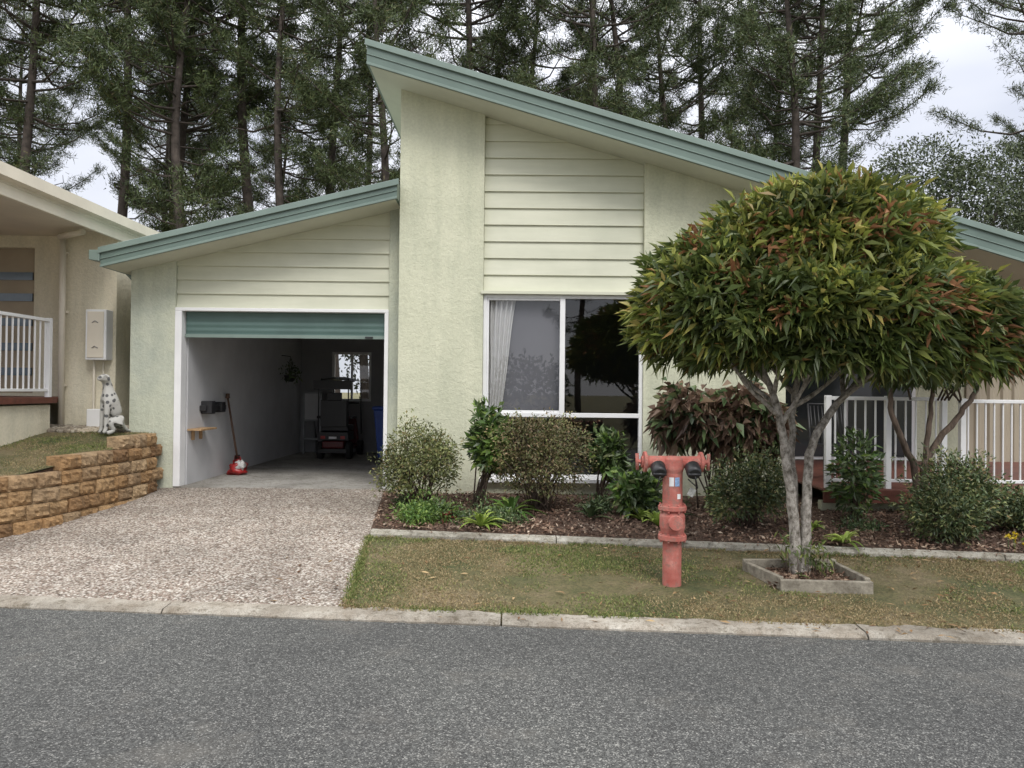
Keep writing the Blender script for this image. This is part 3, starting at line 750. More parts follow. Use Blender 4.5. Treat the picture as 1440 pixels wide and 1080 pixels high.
# ---------------------------------------------------------------- fire hydrant standpipe
def hydmat():
    m,nt,b=newmat('weathered_red_paint')
    c=ramp(nt,noi(nt,7,4,.7),[(.3,(.36,.09,.07)),(.55,(.46,.155,.125)),(.8,(.56,.29,.24))])
    w=ramp(nt,noi(nt,22,4,.8),[(.49,(0,0,0)),(.62,(.75,.75,.75))])
    c=mix(nt,w,c,(.26,.15,.12))
    nt.links.new(c,b.inputs['Base Color']); b.inputs['Roughness'].default_value=.85
    bump(nt,b,noi(nt,45,4),.6,.006); return m
M_hyd=hydmat()
hy=empty('fire_hydrant')
hx,hyy=1.285,6.0; hz=.065
mb=MB()
lathe(mb,[(0,0),(.074,0),(.074,.37),(.112,.37),(.112,.41),(.085,.415),(.10,.47),(.10,.56),(.085,.60),(.112,.605),(.112,.64),(.082,.642),(.078,.66),(.078,.90),(.086,.93),(.086,1.01),(.06,1.03),(0,1.032)],(hx,hyy,hz),'Z',28)
for zf in(.39,.622):
    for k in range(8):
        a=k*math.pi/4+.3; lathe(mb,[(0,-.035),(.011,-.035),(.011,.035),(0,.035)],(hx+.098*math.cos(a),hyy+.098*math.sin(a),hz+zf),'Z',6)
mb.build('standpipe_column',[M_hyd],hy,False,.004)
mb=MB()
lathe(mb,[(.0,-.25),(.045,-.25),(.045,-.235),(.082,-.232),(.082,-.212),(.06,-.21),(.048,-.19),(.048,.19),(.06,.21),(.082,.212),(.082,.232),(.045,.235),(.045,.25),(0,.25)],(hx,hyy,hz+.985),'X',24)
for s_ in(-1,1):
    lathe(mb,[(.0,-.012),(.02,-.012),(.02,.012),(0,.012)],(hx+s_*.265,hyy,hz+.985),'X',6)
    mb.tube([(hx+s_*.28,hyy-.0,hz+.92),(hx+s_*.285,hyy,hz+1.05)],.014,8)
    mb.tube([(hx+s_*.135,hyy-.0,hz+.975),(hx+s_*.135,hyy-.1,hz+.945)],.046,14)
lathe(mb,[(0,-.055),(.055,-.055),(.062,-.03),(.04,0),(0,0)],(hx,hyy-.09,hz+.52),'Y',16)
mb.build('outlet_tee',[M_hyd],hy)
mb=MB()
for s_ in(-1,1):
    c0=Vector((hx+s_*.135,hyy-.10,hz+.945)); d=Vector((0,-.85,-.5)).normalized()
    mb.tube([c0-d*.02,c0+d*.06,c0+d*.08],[.058,.058,.045],18)
    mb.tube([c0+d*.08+Vector((-.05,0,0)),c0+d*.08+Vector((.05,0,0))],.012,6)
    mb.tube([(hx+s_*.135,hyy-.19,hz+.89),(hx+s_*.16,hyy-.16,hz+.80),(hx+s_*.10,hyy-.1,hz+.86)],.005,5)
mb.build('outlet_caps',[M_black],hy)
mb=MB()
for a0,a1,zz0,zz1,mi in((-2.1,-1.65,.80,.87,0),(-1.55,-1.05,.80,.87,1),(-1.3,-.9,.70,.74,0)):
    V=[]
    for i in range(7):
        a=a0+(a1-a0)*i/6; V+=[(hx+.0805*math.cos(a),hyy+.0805*math.sin(a),hz+zz0),(hx+.0805*math.cos(a),hyy+.0805*math.sin(a),hz+zz1)]
    mb.add(V,[(2*i,2*i+2,2*i+3,2*i+1) for i in range(6)],mi)
mb.obox((hx+.125,hyy-.11,hz+.76),(.05,.004,.065),Matrix.Rotation(.5,3,'Y'),2)
mb.build('id_labels',[M_white,simple('label_blue',(.25,.38,.6),.5,.3,60),simple('tag_grey',(.3,.3,.28),.6,.3,60)],hy)

# ---------------------------------------------------------------- timber tree surround
mb=MB()
C=[Vector((1.99,6.38)),Vector((2.11,5.84)),Vector((2.76,5.80)),Vector((2.74,6.42))]
for i in range(4):
    a,b=C[i],C[(i+1)%4]; d=b-a; L=d.length; m2=(a+b)/2
    zc=g(m2.x,m2.y)+.04
    mb.obox((m2.x,m2.y,zc),(L+(.045 if i%2 else -.05),.045,.10),Matrix.Rotation(math.atan2(d.y,d.x),3,'Z'))
mb.build('timber_tree_surround',[M_sleeper],None,False,.006,2)
mb=MB(); V=[(*C[0],.10),(*C[1],.07),(*C[2],.07),(*C[3],.10),(2.38,6.15,.15)]
mb.add(V,[(0,1,4),(1,2,4),(2,3,4),(3,0,4)],0,True)
k=1500; u=R.uniform(0,1,(k,2)); x=2.04+.68*u[:,0];y=5.86+.52*u[:,1]
z=.09+.05*(1-np.hypot(x-2.38,y-6.15)/.5)+R.uniform(0,.025,k)
mb.leaves(np.stack([x,y,z],1),R.normal(size=(k,3))*[1,1,.4],R.normal(size=(k,3))*.5+[0,0,1],R.uniform(.02,.07,k),R.uniform(.008,.025,k),1,.1)
mb.build('tree_surround_mulch',[M_mulch,M_chip])
# ---------------------------------------------------------------- MAIN TREE
def unit(a): return a/(np.linalg.norm(a,axis=1,keepdims=True)+1e-9)
Y0=6.3
S_=.92
EL0=[((2.72,.0,2.80),(.86,.85,.60)),((1.66,-.05,2.26),(.64,.72,.60)),((3.76,.1,2.08),(.54,.7,.52)),((2.60,0,2.22),(1.22,1.1,.58)),
    ((3.32,.1,2.60),(.66,.75,.52)),((2.04,0,2.66),(.66,.7,.54)),((2.6,-.45,2.14),(.95,.6,.58)),((3.45,-.35,2.10),(.6,.5,.48)),((1.82,-.4,2.14),(.5,.45,.48)),((2.4,-.2,2.82),(.6,.6,.48))]
EL=[((2.60+(c[0]-2.66)*S_,Y0+c[1]*S_,2.31+(c[2]-2.3)*S_),(r[0]*S_,r[1]*S_,r[2]*S_)) for c,r in EL0]
def inside(P,c,r): return np.linalg.norm((P-np.array(c))/np.array(r),axis=1)
def crown(n,EL,lo=.78,hi=1.04,zmin=-.75,inner=.12,bumpy=.16):
    Ps=[];Ns=[]
    vols=np.array([r[0]*r[1]+r[0]*r[2]+r[1]*r[2] for c,r in EL]);vols/=vols.sum()
    while sum(len(p) for p in Ps)<n:
        i=R.choice(len(EL),p=vols); c,r=EL[i]
        d=unit(R.normal(size=(400,3))); d=d[d[:,2]>zmin]
        rad=R.uniform(lo,hi,len(d))[:,None]
        dd=np.array([noise.noise(Vector(v*2.6)+Vector((i*3.1,0,0))) for v in d])[:,None]
        P=np.array(c)+d*np.array(r)*(rad+bumpy*dd)
        dep=np.min([inside(P,c2,r2) for c2,r2 in EL],axis=0)
        ok=(dep>.80)|(R.uniform(0,1,len(P))<inner)
        Ps.append(P[ok]);Ns.append(unit(d/np.array(r))[ok])
    P=np.concatenate(Ps);Nn=np.concatenate(Ns);o=R.permutation(len(P))[:n]
    return P[o],Nn[o]
def rosettes(mb,P,Nn,k,L,W,matsel,spread=1.1,up=.35,droop=.12,jit=.03):
    n=len(P); PP=np.repeat(P,k,0)+R.normal(0,jit,(n*k,3)); A=np.repeat(Nn,k,0)+[0,0,up]
    D=unit(A)+R.normal(size=(n*k,3))*spread*.62
    Nr=unit(A)+R.normal(size=(n*k,3))*.45
    Ls=R.uniform(L*.65,L*1.2,n*k); Ws=R.uniform(W*.75,W*1.2,n*k)
    ms=matsel(np.repeat(P,k,0),n*k)
    for m in np.unique(ms):
        q=ms==m; mb.leaves(PP[q],D[q],Nr[q],Ls[q],Ws[q],int(m),.18,droop)
M_leafA=leafmat('tree_leaf_dark',[(0,(.045,.07,.02)),(.4,(.085,.12,.032)),(.75,(.13,.165,.045)),(.95,(.19,.21,.065)),(1,(.22,.13,.05))],.42,.22)
M_leafB=leafmat('tree_leaf_young',[(0,(.13,.165,.04)),(.45,(.22,.255,.055)),(.78,(.33,.345,.08)),(.92,(.40,.34,.11)),(1,(.35,.16,.065))],.42,.26)
M_leafR=leafmat('tree_leaf_dead',[(0,(.21,.09,.04)),(1,(.36,.18,.085))],.7,.15)
tr=MB()
P,Nn=crown(3500,EL,.74,1.08,-.62,.15,.17)
def sel(P,n):
    h=(P[:,2]-1.8)/1.5; cl=np.array([noise.noise(Vector(p*2.4)) for p in P])
    pr=np.clip(.08+.8*np.clip(h,0,1)**1.2+.9*cl,0,.95)
    u=R.uniform(0,1,n); m=np.where(u<pr,1,0)
    cl2=np.array([noise.noise(Vector(p*3.3)+Vector((9,9,9))) for p in P])
    m=np.where((cl2>.34)&(R.uniform(0,1,n)<.3),2,m); return m
rosettes(tr,P,Nn,13,.155,.036,sel,1.3,.3,.22)
def limb(pts,r0,r1,sides=9,mat=3,wig=.012):
    pts=[Vector(p) for p in pts]; out=[]
    ext=[pts[0]*2-pts[1]]+pts+[pts[-1]*2-pts[-2]]
    for i in range(1,len(ext)-2):
        for k in range(5):
            t=k/5; a,b,c,d=ext[i-1:i+3]
            out.append(.5*((2*b)+(c-a)*t+(2*a-5*b+4*c-d)*t*t+(3*b-a-3*c+d)*t**3)+Vector((random.uniform(-wig,wig),random.uniform(-wig,wig),0)))
    out.append(pts[-1]); n=len(out)
    tr.tube(out,[r0+(r1-r0)*(i/(n-1)) + .004*noise.noise(out[i]*9) for i in range(n)],sides,mat)
    return out
s1=limb([(2.34,6.18,.06),(2.31,6.17,.6),(2.24,6.15,1.1),(2.14,6.1,1.5),(1.98,6.1,1.9),(1.75,6.1,2.25)],.048,.018,wig=.008)
s2=limb([(2.42,6.2,.06),(2.43,6.2,.65),(2.46,6.22,1.1),(2.62,6.26,1.42),(2.88,6.3,1.68),(3.2,6.3,1.98),(3.5,6.4,2.2)],.045,.016,wig=.008)
s3=limb([(2.37,6.25,.06),(2.36,6.3,.7),(2.35,6.32,1.2),(2.42,6.4,1.7),(2.6,6.4,2.3),(2.7,6.35,2.6)],.036,.016,wig=.008)
for tgt,src,k in([(1.6,6.0,2.05),s1,14],[(1.5,6.3,2.25),s1,17],[(2.0,5.9,2.35),s1,16],[(3.1,5.9,2.05),s2,17],[(3.5,6.3,2.0),s2,22],[(3.1,6.7,2.4),s2,18],[(2.3,6.7,2.4),s3,15],[(2.9,6.1,2.35),s3,16],[(2.0,6.8,2.25),s3,14],[(3.4,6.7,2.15),s2,20],[(2.45,5.9,2.05),s1,13],[(1.75,6.7,2.15),s1,15],[(2.9,6.2,2.0),s3,13]):
    p=src[min(k,len(src)-2)]; t=Vector(tgt); m1=p.lerp(t,.45)+Vector((random.uniform(-.06,.06),random.uniform(-.06,.06),-.04))
    out=limb([p,m1,t],.022,.009,7,3,.006)
    for q in range(4):
        e=out[-1-q*2]; limb([e,e+Vector((random.uniform(-.3,.3),random.uniform(-.3,.3),random.uniform(.05,.35)))],.01,.004,5,3,0)
for a in np.linspace(0,6.28,9):
    tr.tube([(2.38+.04*math.cos(a),6.2+.04*math.sin(a),.22),(2.38+.075*math.cos(a),6.2+.075*math.sin(a),.12),(2.38+.13*math.cos(a),6.2+.13*math.sin(a),.06)],[.026,.026,.012],6,3)
tr.build('round_canopy_tree',[M_leafA,M_leafB,M_leafR,M_bark])
mb=MB()
for i in range(14):
    a=random.uniform(0,6.28);r=random.uniform(.08,.2); x_=2.38+r*math.cos(a);y_=6.18+r*math.sin(a); h=random.uniform(.12,.3)
    mb.tube([(x_,y_,.1),(x_+.03*math.cos(a),y_,.1+h)],[.005,.002],5,0)
    Pq=np.array([[x_,y_,.12+h*t] for t in np.linspace(.3,1,4)]); rosettes(mb,Pq,np.tile([0,0,1.],(4,1)),4,.08,.02,lambda P,n:np.ones(n,int),1.6)
mb.build('base_sucker_plant',[M_twig,M_leafA])

# ---------------------------------------------------------------- shrubs
def shrub(name,c,r,n,k,L,W,mats,sel=None,stems=14,up=.3,zmin=-.8,droop=.1,sub=6,spread=1.3,lo=.5,wild=.10):
    mb=MB(); zb=g(c[0],c[1])
    E=[((c[0],c[1],c[2]),(r[0]*.74,r[1]*.8,r[2]*.8))]
    for i in range(sub):
        a=random.uniform(0,6.28); E.append(((c[0]+r[0]*.5*math.cos(a),c[1]+r[1]*.4*math.sin(a),c[2]+random.uniform(-.35,.5)*r[2]),(r[0]*random.uniform(.38,.52),r[1]*.5,r[2]*random.uniform(.4,.55))))
    P,Nn=crown(n,E,lo,1.05,zmin,.5)
    P[:,2]=np.maximum(P[:,2],zb+.04)
    q=R.uniform(0,1,len(P))<wild; P[q]+=Nn[q]*R.uniform(.02,.12,(q.sum(),1))+np.array([0,0,1.])*R.uniform(0,.09,(q.sum(),1))
    rosettes(mb,P,Nn,k,L,W,sel or (lambda P,n:np.zeros(n,int)),spread,up,droop)
    for i in range(stems):
        t=P[R.integers(len(P))]; b0=Vector((c[0]+random.uniform(-.1,.1)*r[0]*2,c[1]+random.uniform(-.08,.08),zb))
        t=Vector(t); m1=b0.lerp(t,.5)+Vector((random.uniform(-.04,.04),0,.04)); mb.tube([b0,m1,t],[.011,.008,.003],5,len(mats))
    return mb.build(name,list(mats)+[M_twig])
M_olive=leafmat('shrub_leaf_olive',[(0,(.08,.10,.035)),(.5,(.16,.185,.065)),(.85,(.25,.26,.10)),(1,(.29,.20,.10))],.5,0)
M_rust=leafmat('shrub_leaf_rusty',[(0,(.08,.08,.035)),(.4,(.155,.14,.06)),(.7,(.22,.17,.09)),(.9,(.28,.18,.11)),(1,(.19,.22,.08))],.5,0)
M_dark=leafmat('shrub_leaf_dark',[(0,(.04,.068,.028)),(.5,(.075,.115,.045)),(.9,(.125,.17,.07)),(1,(.20,.21,.10))],.4,0)
M_broad=leafmat('broad_leaf_green',[(0,(.055,.11,.028)),(.5,(.11,.20,.045)),(1,(.24,.33,.08))],.35,.2)
M_copper=leafmat('copper_leaf',[(0,(.09,.055,.038)),(.4,(.17,.105,.075)),(.75,(.25,.17,.12)),(1,(.32,.23,.16))],.5,.2)
M_brom=leafmat('bromeliad_leaf',[(0,(.18,.28,.05)),(.6,(.32,.43,.09)),(1,(.46,.54,.15))],.35,.3)
two=lambda p:(lambda P,n:np.where(R.uniform(0,1,n)<p,1,0))
shrub('olive_shrub',(-1.02,8.5,.80),(.54,.45,.56),1000,8,.045,.018,[M_olive],stems=30,lo=.4)
shrub('rusty_shrub',(.34,8.4,.82),(.66,.45,.58),1300,8,.042,.018,[M_rust,M_olive],two(.35),stems=40,lo=.4)
shrub('leafy_shrub',(-.38,8.5,.80),(.36,.3,.60),220,8,.13,.042,[M_broad,M_dark],two(.4),stems=14)
shrub('leafy_shrub',(1.02,8.9,.72),(.30,.3,.5),110,8,.12,.045,[M_dark,M_broad],two(.3),stems=12)
shrub('broad_leaf_plant',(1.45,8.3,.47),(.42,.3,.32),180,8,.13,.055,[M_dark,M_broad],two(.4))
shrub('copper_leaf_shrub',(2.28,8.5,1.16),(.80,.5,.68),450,8,.17,.08,[M_copper,M_dark],two(.25),stems=24,up=-.2,droop=.4,lo=.55)
shrub('dark_green_shrub',(2.40,7.75,.62),(.50,.4,.48),750,8,.05,.02,[M_dark,M_olive],two(.4),stems=26)
shrub('verandah_shrub',(3.62,7.95,.72),(.26,.3,.56),130,7,.11,.035,[M_dark,M_broad],two(.35),stems=18)
shrub('dark_green_shrub',(4.28,7.35,.62),(.64,.5,.52),1150,8,.055,.018,[M_dark,M_olive],two(.4),stems=36,wild=.16)
shrub('dark_green_shrub',(5.15,7.7,.44),(.5,.4,.28),500,8,.05,.02,[M_dark,M_olive],two(.4),stems=20)
for nm,c,r,n,m in(('ground_cover_plant',(-.85,7.95,.27),(.5,.35,.16),380,M_broad),('ground_cover_plant',(-1.25,8.9,.33),(.28,.5,.14),260,M_dark),('ground_cover_plant',(-.2,7.85,.25),(.5,.25,.14),330,M_dark),('ground_cover_plant',(4.75,6.95,.2),(.45,.2,.12),260,M_broad),('ground_cover_plant',(1.7,8.1,.28),(.4,.3,.14),160,M_dark),('ground_cover_plant',(.75,8.3,.28),(.4,.2,.12),140,M_dark),('ground_cover_plant',(3.3,7.6,.24),(.5,.2,.12),160,M_dark)):
    shrub(nm,c,r,n,7,.045,.018,[m],stems=3)
def bromeliad(c,r,n=22,mat=M_brom,w=.035,name='bromeliad'):
    mb=MB(); z0=g(c[0],c[1])+.05
    for i in range(n):
        a=i*2.4; el=math.radians(random.uniform(25,75)); L=r*random.uniform(.8,1.15)
        V=[]
        d=Vector((math.cos(a),math.sin(a),0)); s=Vector((-math.sin(a),math.cos(a),0)); p=Vector((c[0],c[1],z0))
        m=6
        for j in range(m+1):
            t=j/m; ww=w*(math.sin(math.pi*(.18+.82*t)) if t<1 else .02)
            q=p+d*(L*t*math.cos(el))+Vector((0,0,L*(math.sin(el)*t-.55*t*t)))
            V+=[tuple(q-s*ww/2+Vector((0,0,ww*.25))),tuple(q),tuple(q+s*ww/2+Vector((0,0,ww*.25)))]
        mb.add(V,[(j*3+k,j*3+k+1,(j+1)*3+k+1,(j+1)*3+k) for j in range(m) for k in range(2)],0,True)
    mb.build(name,[mat])
bromeliad((-.30,7.62),.36,22,M_brom,.045); bromeliad((1.50,7.7),.38,22,M_brom,.045); bromeliad((1.38,7.95),.3); bromeliad((3.12,7.05),.31,20,M_brom,.04); bromeliad((3.05,7.6),.2,16); bromeliad((4.95,6.85),.3,18)
bromeliad((-.75,8.1),.42,18,M_dark,.05,'strap_leaf_plant');bromeliad((.0,8.2),.5,18,M_broad,.06,'strap_leaf_plant');bromeliad((1.75,8.1),.4,18,M_dark,.05,'strap_leaf_plant');bromeliad((.85,8.0),.35,14,M_dark,.05,'strap_leaf_plant')
M_rose=leafmat('red_foliage',[(0,(.18,.03,.02)),(1,(.35,.1,.05))],.5,.2)
bromeliad((-.68,7.95),.2,16,M_rose,.035,'red_foliage_plant')
M_yel=leafmat('yellow_flower',[(0,(.6,.42,.02)),(1,(.75,.6,.05))],.5,.2)
mb=MB()
for i in range(10):
    x_=random.uniform(4.45,5.3);y_=random.uniform(6.72,6.95);z_=.2+random.uniform(.04,.14)
    Pq=np.array([[x_,y_,z_]]); rosettes(mb,Pq,np.array([[0,-.3,1.]]),9,.04,.022,lambda P,n:np.zeros(n,int),1.8,jit=.004)
    mb.tube([(x_,y_,.1),(x_,y_,z_)],.003,4,1)
mb.build('yellow_flowers',[M_yel,M_broad])
mb=MB(); Pq=R.normal(0,.09,(30,3))+np.array([-4.12,14.0,1.90]); rosettes(mb,Pq,unit(R.normal(size=(30,3))),7,.08,.03,lambda P,n:np.zeros(n,int),1.5); mb.build('basket_foliage',[M_dark],hb)
tr=MB()
E2=[((4.55,8.05,2.02),(.62,.5,.34)),((5.15,8.1,1.92),(.42,.4,.30)),((4.2,8.1,2.0),(.4,.4,.28)),((4.9,8.0,2.25),(.5,.4,.3))]
P,Nn=crown(950,E2,.6,1.05,-.9,.4)
rosettes(tr,P,Nn,9,.09,.026,two(.3))
limb([(4.30,8.0,.22),(4.28,8.0,.8),(4.08,8.0,1.25),(4.02,8.0,1.6),(4.2,8.05,1.9)],.045,.02,8,2)
limb([(4.34,8.0,.22),(4.40,8.0,.9),(4.75,8.05,1.35),(4.95,8.1,1.6),(5.1,8.1,1.9)],.045,.02,8,2)
limb([(4.36,8.0,.7),(4.42,8.0,1.2),(4.5,8.05,1.7),(4.6,8.05,2.1)],.035,.015,8,2)
for i in range(10):
    a=P[R.integers(len(P))]; limb([(4.45+random.uniform(-.2,.4),8.05,1.55),tuple(a)],.012,.004,5,2,0)
tr.build('crooked_small_tree',[M_dark,M_olive,M_twig])

# ---------------------------------------------------------------- PINES
M_needle=leafmat('pine_needles',[(0,(.035,.052,.02)),(.5,(.07,.10,.036)),(.9,(.11,.145,.05)),(1,(.15,.13,.06))],.6,0,False)
def pine(seed,Ht,cs,bl):
    rr=np.random.default_rng(seed); rd=random.Random(seed); mb=MB()
    n=14; ph=rd.uniform(0,6); lean=rd.uniform(-.035,.035)
    tp=[Vector((.3*math.sin(ph+i*.5)+lean*Ht*i/n,.2*math.cos(ph+i*.45),Ht*i/n)) for i in range(n+1)]
    mb.tube(tp,[.20*(1-i/n)**.75+.03 for i in range(n+1)],8,1)
    Ps=[];Ds=[]
    z=cs*Ht*.5
    while z<Ht-.2:
        t=(z-cs*Ht)/(Ht-cs*Ht); dead=t<0
        nb_=rd.choice([1,2]) if dead else rd.choice([1,2,3,4])
        f=z/Ht*n; i0=min(int(f),n-1); c=tp[i0].lerp(tp[i0+1],f-i0)
        for k in range(nb_):
            a=rd.uniform(0,6.28)
            if dead: L=rd.uniform(.6,2.4)
            else: L=bl*(min(1,.5+t*1.8) if t<.3 else 1-.6*((t-.3)/.7)**1.6)*rd.uniform(.35,1.2)
            el=rd.uniform(-.2,.5)+ (.6*max(t,0))
            d=Vector((math.cos(a),math.sin(a),0)); sdv=Vector((-d.y,d.x,0))*rd.uniform(-.35,.35)
            pts=[c+d*(L*u)+sdv*L*u*u+Vector((0,0,L*(math.sin(el)*u+.2*u*u-(.15*math.sin(u*3))))) for u in(0,.3,.6,.85,1)]
            pts=[p+Vector((rd.uniform(-.15,.15),rd.uniform(-.15,.15),rd.uniform(-.14,.14)))*(i>0) for i,p in enumerate(pts)]
            r0=.015+.013*L
            mb.tube(pts,[r0,r0*.75,r0*.5,r0*.32,.008],4,1,cap=False)
            if dead and rd.random()<.6: continue
            m=int(L*5)+3
            for q in range(m):
                u=rd.uniform(.3,1.0)**.8; ii=min(int(u*4),3); p=pts[ii].lerp(pts[ii+1],u*4-ii)
                tl=rd.uniform(.3,1.1)*(1.15-.5*u); sd=Vector((-d.y,d.x,0))*rd.choice([-1,1])
                e=p+sd*tl*rd.uniform(.2,1)+d*tl*rd.uniform(.1,.7)+Vector((0,0,rd.uniform(-.25,.6)*tl))
                mb.tube([p,e],[.011,.005],3,1,cap=False)
                for w in(.45,.75,1.0):
                    Ps.append(p.lerp(e,w)); Ds.append((e-p).normalized()*.4+Vector((0,0,.3)))
            Ps.append(pts[-1]);Ds.append(d)
        z+=rd.uniform(.28,.62)
    P=np.array([tuple(p) for p in Ps]);D=np.array([tuple(p) for p in Ds]); k=12
    PP=np.repeat(P,k,0)+rr.normal(0,.12,(len(P)*k,3)); DD=np.repeat(D,k,0)+rr.normal(size=(len(P)*k,3))*.65
    m=len(PP); L=rr.uniform(.14,.30,m); W=rr.uniform(.022,.042,m)
    DD=unit(DD); S=unit(np.cross(DD,rr.normal(size=(m,3))))
    V=np.stack([PP+S*W[:,None]*.5,PP-S*W[:,None]*.5,PP+DD*L[:,None]],1).reshape(-1,3)
    kk=np.arange(m)[:,None]*3; mb.add(V,kk+[0,1,2],0)
    ob=mb.build('pine_tree',[M_needle,M_pinebark]); return ob,m
protos=[]
for sd,Ht,cs,bl in((1,23,.40,3.5),(2,25,.44,3.9),(3,21,.36,3.3),(4,24,.42,3.9),(5,19,.34,3.1)):
    o,m=pine(sd,Ht,cs,bl); protos.append(o); print('pine',sd,m)
pos=[(-21,30,0),(-18.2,28,3),(-15.4,29,1),(-13.6,31,2),(-12.1,28,4),(-10.6,31,3),(-8.9,28,0),(-7.4,31,4),(-5.0,28,2),(-2.6,32,3),
 (.9,33,4),(2.9,29,1),(4.4,31,0),(6.4,32,2),(10.8,30,4),(12.6,31,0),(25,36,0),
 (-19,42,1),(-13,43,4),(-8,42,0),(-1,45,2),(-26,40,3),(33,44,1),(4,42,4),(-16.5,36,0),(14.5,42,2),(14.2,33,3),(9.0,38,1),
 (-8,-30,0),(-1.5,-28,1),(4.6,-31,2),(12,-28,3)]
used=set()
for i,(x_,y_,k) in enumerate(pos):
    if k not in used: o=protos[k]; used.add(k)
    else:
        o=bpy.data.objects.new('pine_tree',protos[k].data); COL.objects.link(o)
    s=random.uniform(.9,1.12); o.location=(x_,y_,.2); o.scale=(s,s,s*random.uniform(.95,1.08)); o.rotation_euler=(0,0,random.uniform(0,6.28))
M_under=leafmat('understorey_leaf',[(0,(.035,.05,.022)),(.5,(.075,.10,.045)),(1,(.13,.15,.075))],.6,0,False)
def mass(name,E,n,k,L,W,mat,lo=.6):
    mb=MB(); P,Nn=crown(n,E,lo,1.08,-.9,.3); rosettes(mb,P,Nn,k,L,W,lambda P,n:np.zeros(n,int),1.5,.1,.1,jit=L*.6); mb.build(name,[mat])
E=[]
for i in range(26):
    x_=-34+i*1.4+random.uniform(-.5,.5); E.append(((x_,random.uniform(38,46),random.uniform(2.5,6.5)),(random.uniform(1.5,3),2,random.uniform(2.5,4.5))))
for i in range(10):
    x_=4+i*3; E.append(((x_,random.uniform(38,46),4),(2.5,2,random.uniform(3,6))))
mass('bushland_understorey',E,7000,8,.32,.11,M_under)
E=[((random.uniform(-24,24),random.uniform(-30,-24),random.uniform(1,2.5)),(2.4,2,2.2)) for i in range(20)]
mass('roadside_bushes',E,1500,6,.5,.2,M_under)
E=[((x-3.4,27,z+.7),r) for (x,z,r) in ((19.0,7.2,(2.6,2.5,1.7)),(16.4,6.6,(1.8,2.2,1.4)),(20.7,8.2,(1.9,2,1.4)),(18,8.8,(1.4,1.6,1.1)),(15.6,4.5,(2.2,2,1.9)),(19,4.8,(3,2.2,2.0)),(22.5,7.5,(2,2,1.8)))]
tr=MB(); P,Nn=crown(7000,E,.5,1.12,-.9,.35,.35); rosettes(tr,P,Nn,8,.17,.055,lambda P,n:np.zeros(n,int),1.5,.1,.15,jit=.16)
limb([(14.8,27,0),(14.8,27,3),(15.2,27,6),(15.7,27,8.8)],.3,.06,8,1,.05); limb([(14.8,27,3),(13.3,27,5),(12.6,27,7)],.18,.04,7,1,.05); limb([(15.1,27,4),(16.7,27,6.5),(17.4,27,8.6)],.18,.04,7,1,.05)
tr.build('broadleaf_tree',[M_under,M_pinebark])

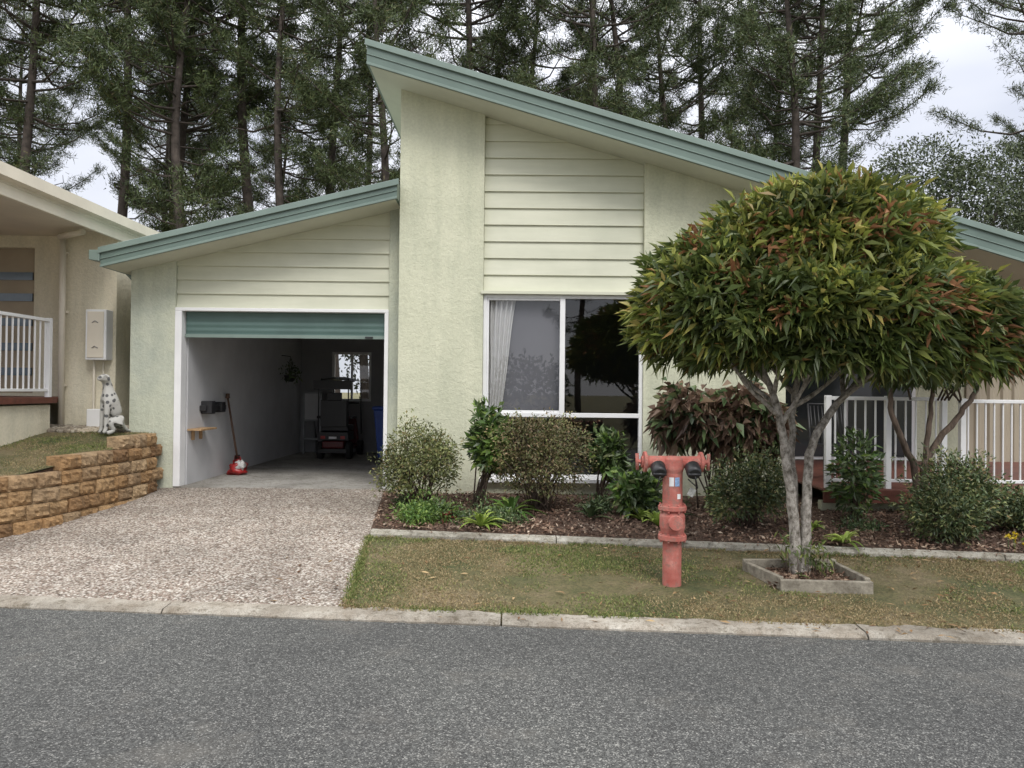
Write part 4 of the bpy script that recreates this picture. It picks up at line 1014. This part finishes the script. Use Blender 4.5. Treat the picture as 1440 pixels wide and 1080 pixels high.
# ---------------------------------------------------------------- dog statue
def dog():
    pts=[((0,0,.13),.085),((.0,0,.22),.095),((.05,0,.36),.095),((.09,0,.48),.085),((.11,0,.58),.058),((.13,0,.66),.055),((.18,.03,.70),.05),((.24,.08,.685),.034),((.27,.11,.675),.026)]
    V=[p for p,_ in pts];Rr=[r for _,r in pts];E=[(i,i+1) for i in range(8)]
    def chain(start,lst):
        prev=start
        for p,r in lst:
            V.append(p);Rr.append(r);E.append((prev,len(V)-1));prev=len(V)-1
    for s in(-1,1):
        chain(3,[((.13,.06*s,.40),.05),((.15,.065*s,.24),.03),((.155,.065*s,.06),.026),((.19,.065*s,.022),.026)])
        chain(0,[((.02,.085*s,.17),.065),((.13,.10*s,.17),.05),((.07,.10*s,.05),.03),((.16,.10*s,.024),.026)])
        chain(6,[((.15,.055*s+.01,.72),.018),((.14,.085*s+.01,.70),.017),((.145,.09*s+.01,.655),.013)])
    chain(0,[((-.09,0,.08),.03),((-.17,-.03,.04),.018),((-.22,-.08,.035),.012)])
    me=bpy.data.meshes.new('dog_statue'); me.from_pydata(V,E,[]); ob=bpy.data.objects.new('dog_statue',me); COL.objects.link(ob)
    sk=ob.modifiers.new('skin','SKIN')
    d=me.skin_vertices[0].data if me.skin_vertices else None
    if d:
        for i,r in enumerate(Rr): d[i].radius=(r,r); d[i].use_root=(i==0)
    ss=ob.modifiers.new('s','SUBSURF'); ss.levels=2; ss.render_levels=2
    sk.use_smooth_shade=True
    m,nt,b=newmat('painted_spotted_stone')
    v=nt.nodes.new('ShaderNodeTexVoronoi'); v.inputs['Scale'].default_value=15; nt.links.new(nt.nodes.new('ShaderNodeTexCoord').outputs['Object'],v.inputs['Vector'])
    nt.links.new(ramp(nt,v.outputs['Distance'],[(.26,(.09,.09,.09)),(.36,(.46,.45,.42))]),b.inputs['Base Color']); b.inputs['Roughness'].default_value=.7
    me.materials.append(m)
    ob.location=(-5.03,9.6,tz(-5.03,9.6)-.005); ob.rotation_euler=(0,0,math.radians(-128)); ob.scale=(1.0,.92,1.04)
try: dog()
except Exception as ex: print('DOG',ex)

# ---------------------------------------------------------------- world, sun, camera
w=bpy.data.worlds.new('World'); scene.world=w; w.use_nodes=True; nt=w.node_tree
bg=nt.nodes['Background']; sky=nt.nodes.new('ShaderNodeTexSky'); sky.sky_type='NISHITA'; sky.sun_disc=False
sky.sun_elevation=math.radians(48); sky.sun_rotation=math.radians(160)
tc=nt.nodes.new('ShaderNodeTexCoord').outputs['Generated']
sx=nt.nodes.new('ShaderNodeSeparateXYZ'); nt.links.new(tc,sx.inputs[0])
gr=ramp(nt,sx.outputs['Z'],[(0,(.32,.325,.34)),(.35,(.345,.355,.385)),(.7,(.95,.945,.94)),(1,(1,1,1))])
mp=nt.nodes.new('ShaderNodeMapping'); mp.inputs['Scale'].default_value=(1,1,2.5); nt.links.new(tc,mp.inputs['Vector'])
cl=ramp(nt,noi(nt,2.2,4,.55,mp.outputs[0]),[(.3,(.78,.81,.87)),(.65,(1.06,1.06,1.06))])
cc=mix(nt,1.,gr,cl,'MULTIPLY'); cc=mix(nt,1.,cc,(26.5,26.2,26),'MULTIPLY')
fin=mix(nt,.92,sky.outputs[0],cc)
nt.links.new(fin,bg.inputs['Color']); bg.inputs['Strength'].default_value=.113
sd=bpy.data.lights.new('sun','SUN'); sd.energy=1.45; sd.angle=math.radians(20); sd.color=(1,.965,.91)
so=bpy.data.objects.new('sun',sd); COL.objects.link(so); so.rotation_euler=(math.radians(42),0,math.radians(20))
cam=bpy.data.cameras.new('camera'); co=bpy.data.objects.new('camera',cam); COL.objects.link(co); scene.camera=co
cam.sensor_width=36; cam.lens=36*1060/1440; cam.clip_end=1000; cam.clip_start=.05
M=Matrix.Rotation(math.radians(90.54),4,'X')@Matrix.Rotation(math.radians(.6),4,'Z')
co.matrix_world=Matrix.Translation((0,0,1.6))@M
scene.view_settings.view_transform='Standard'; scene.view_settings.look='None'; scene.view_settings.exposure=0
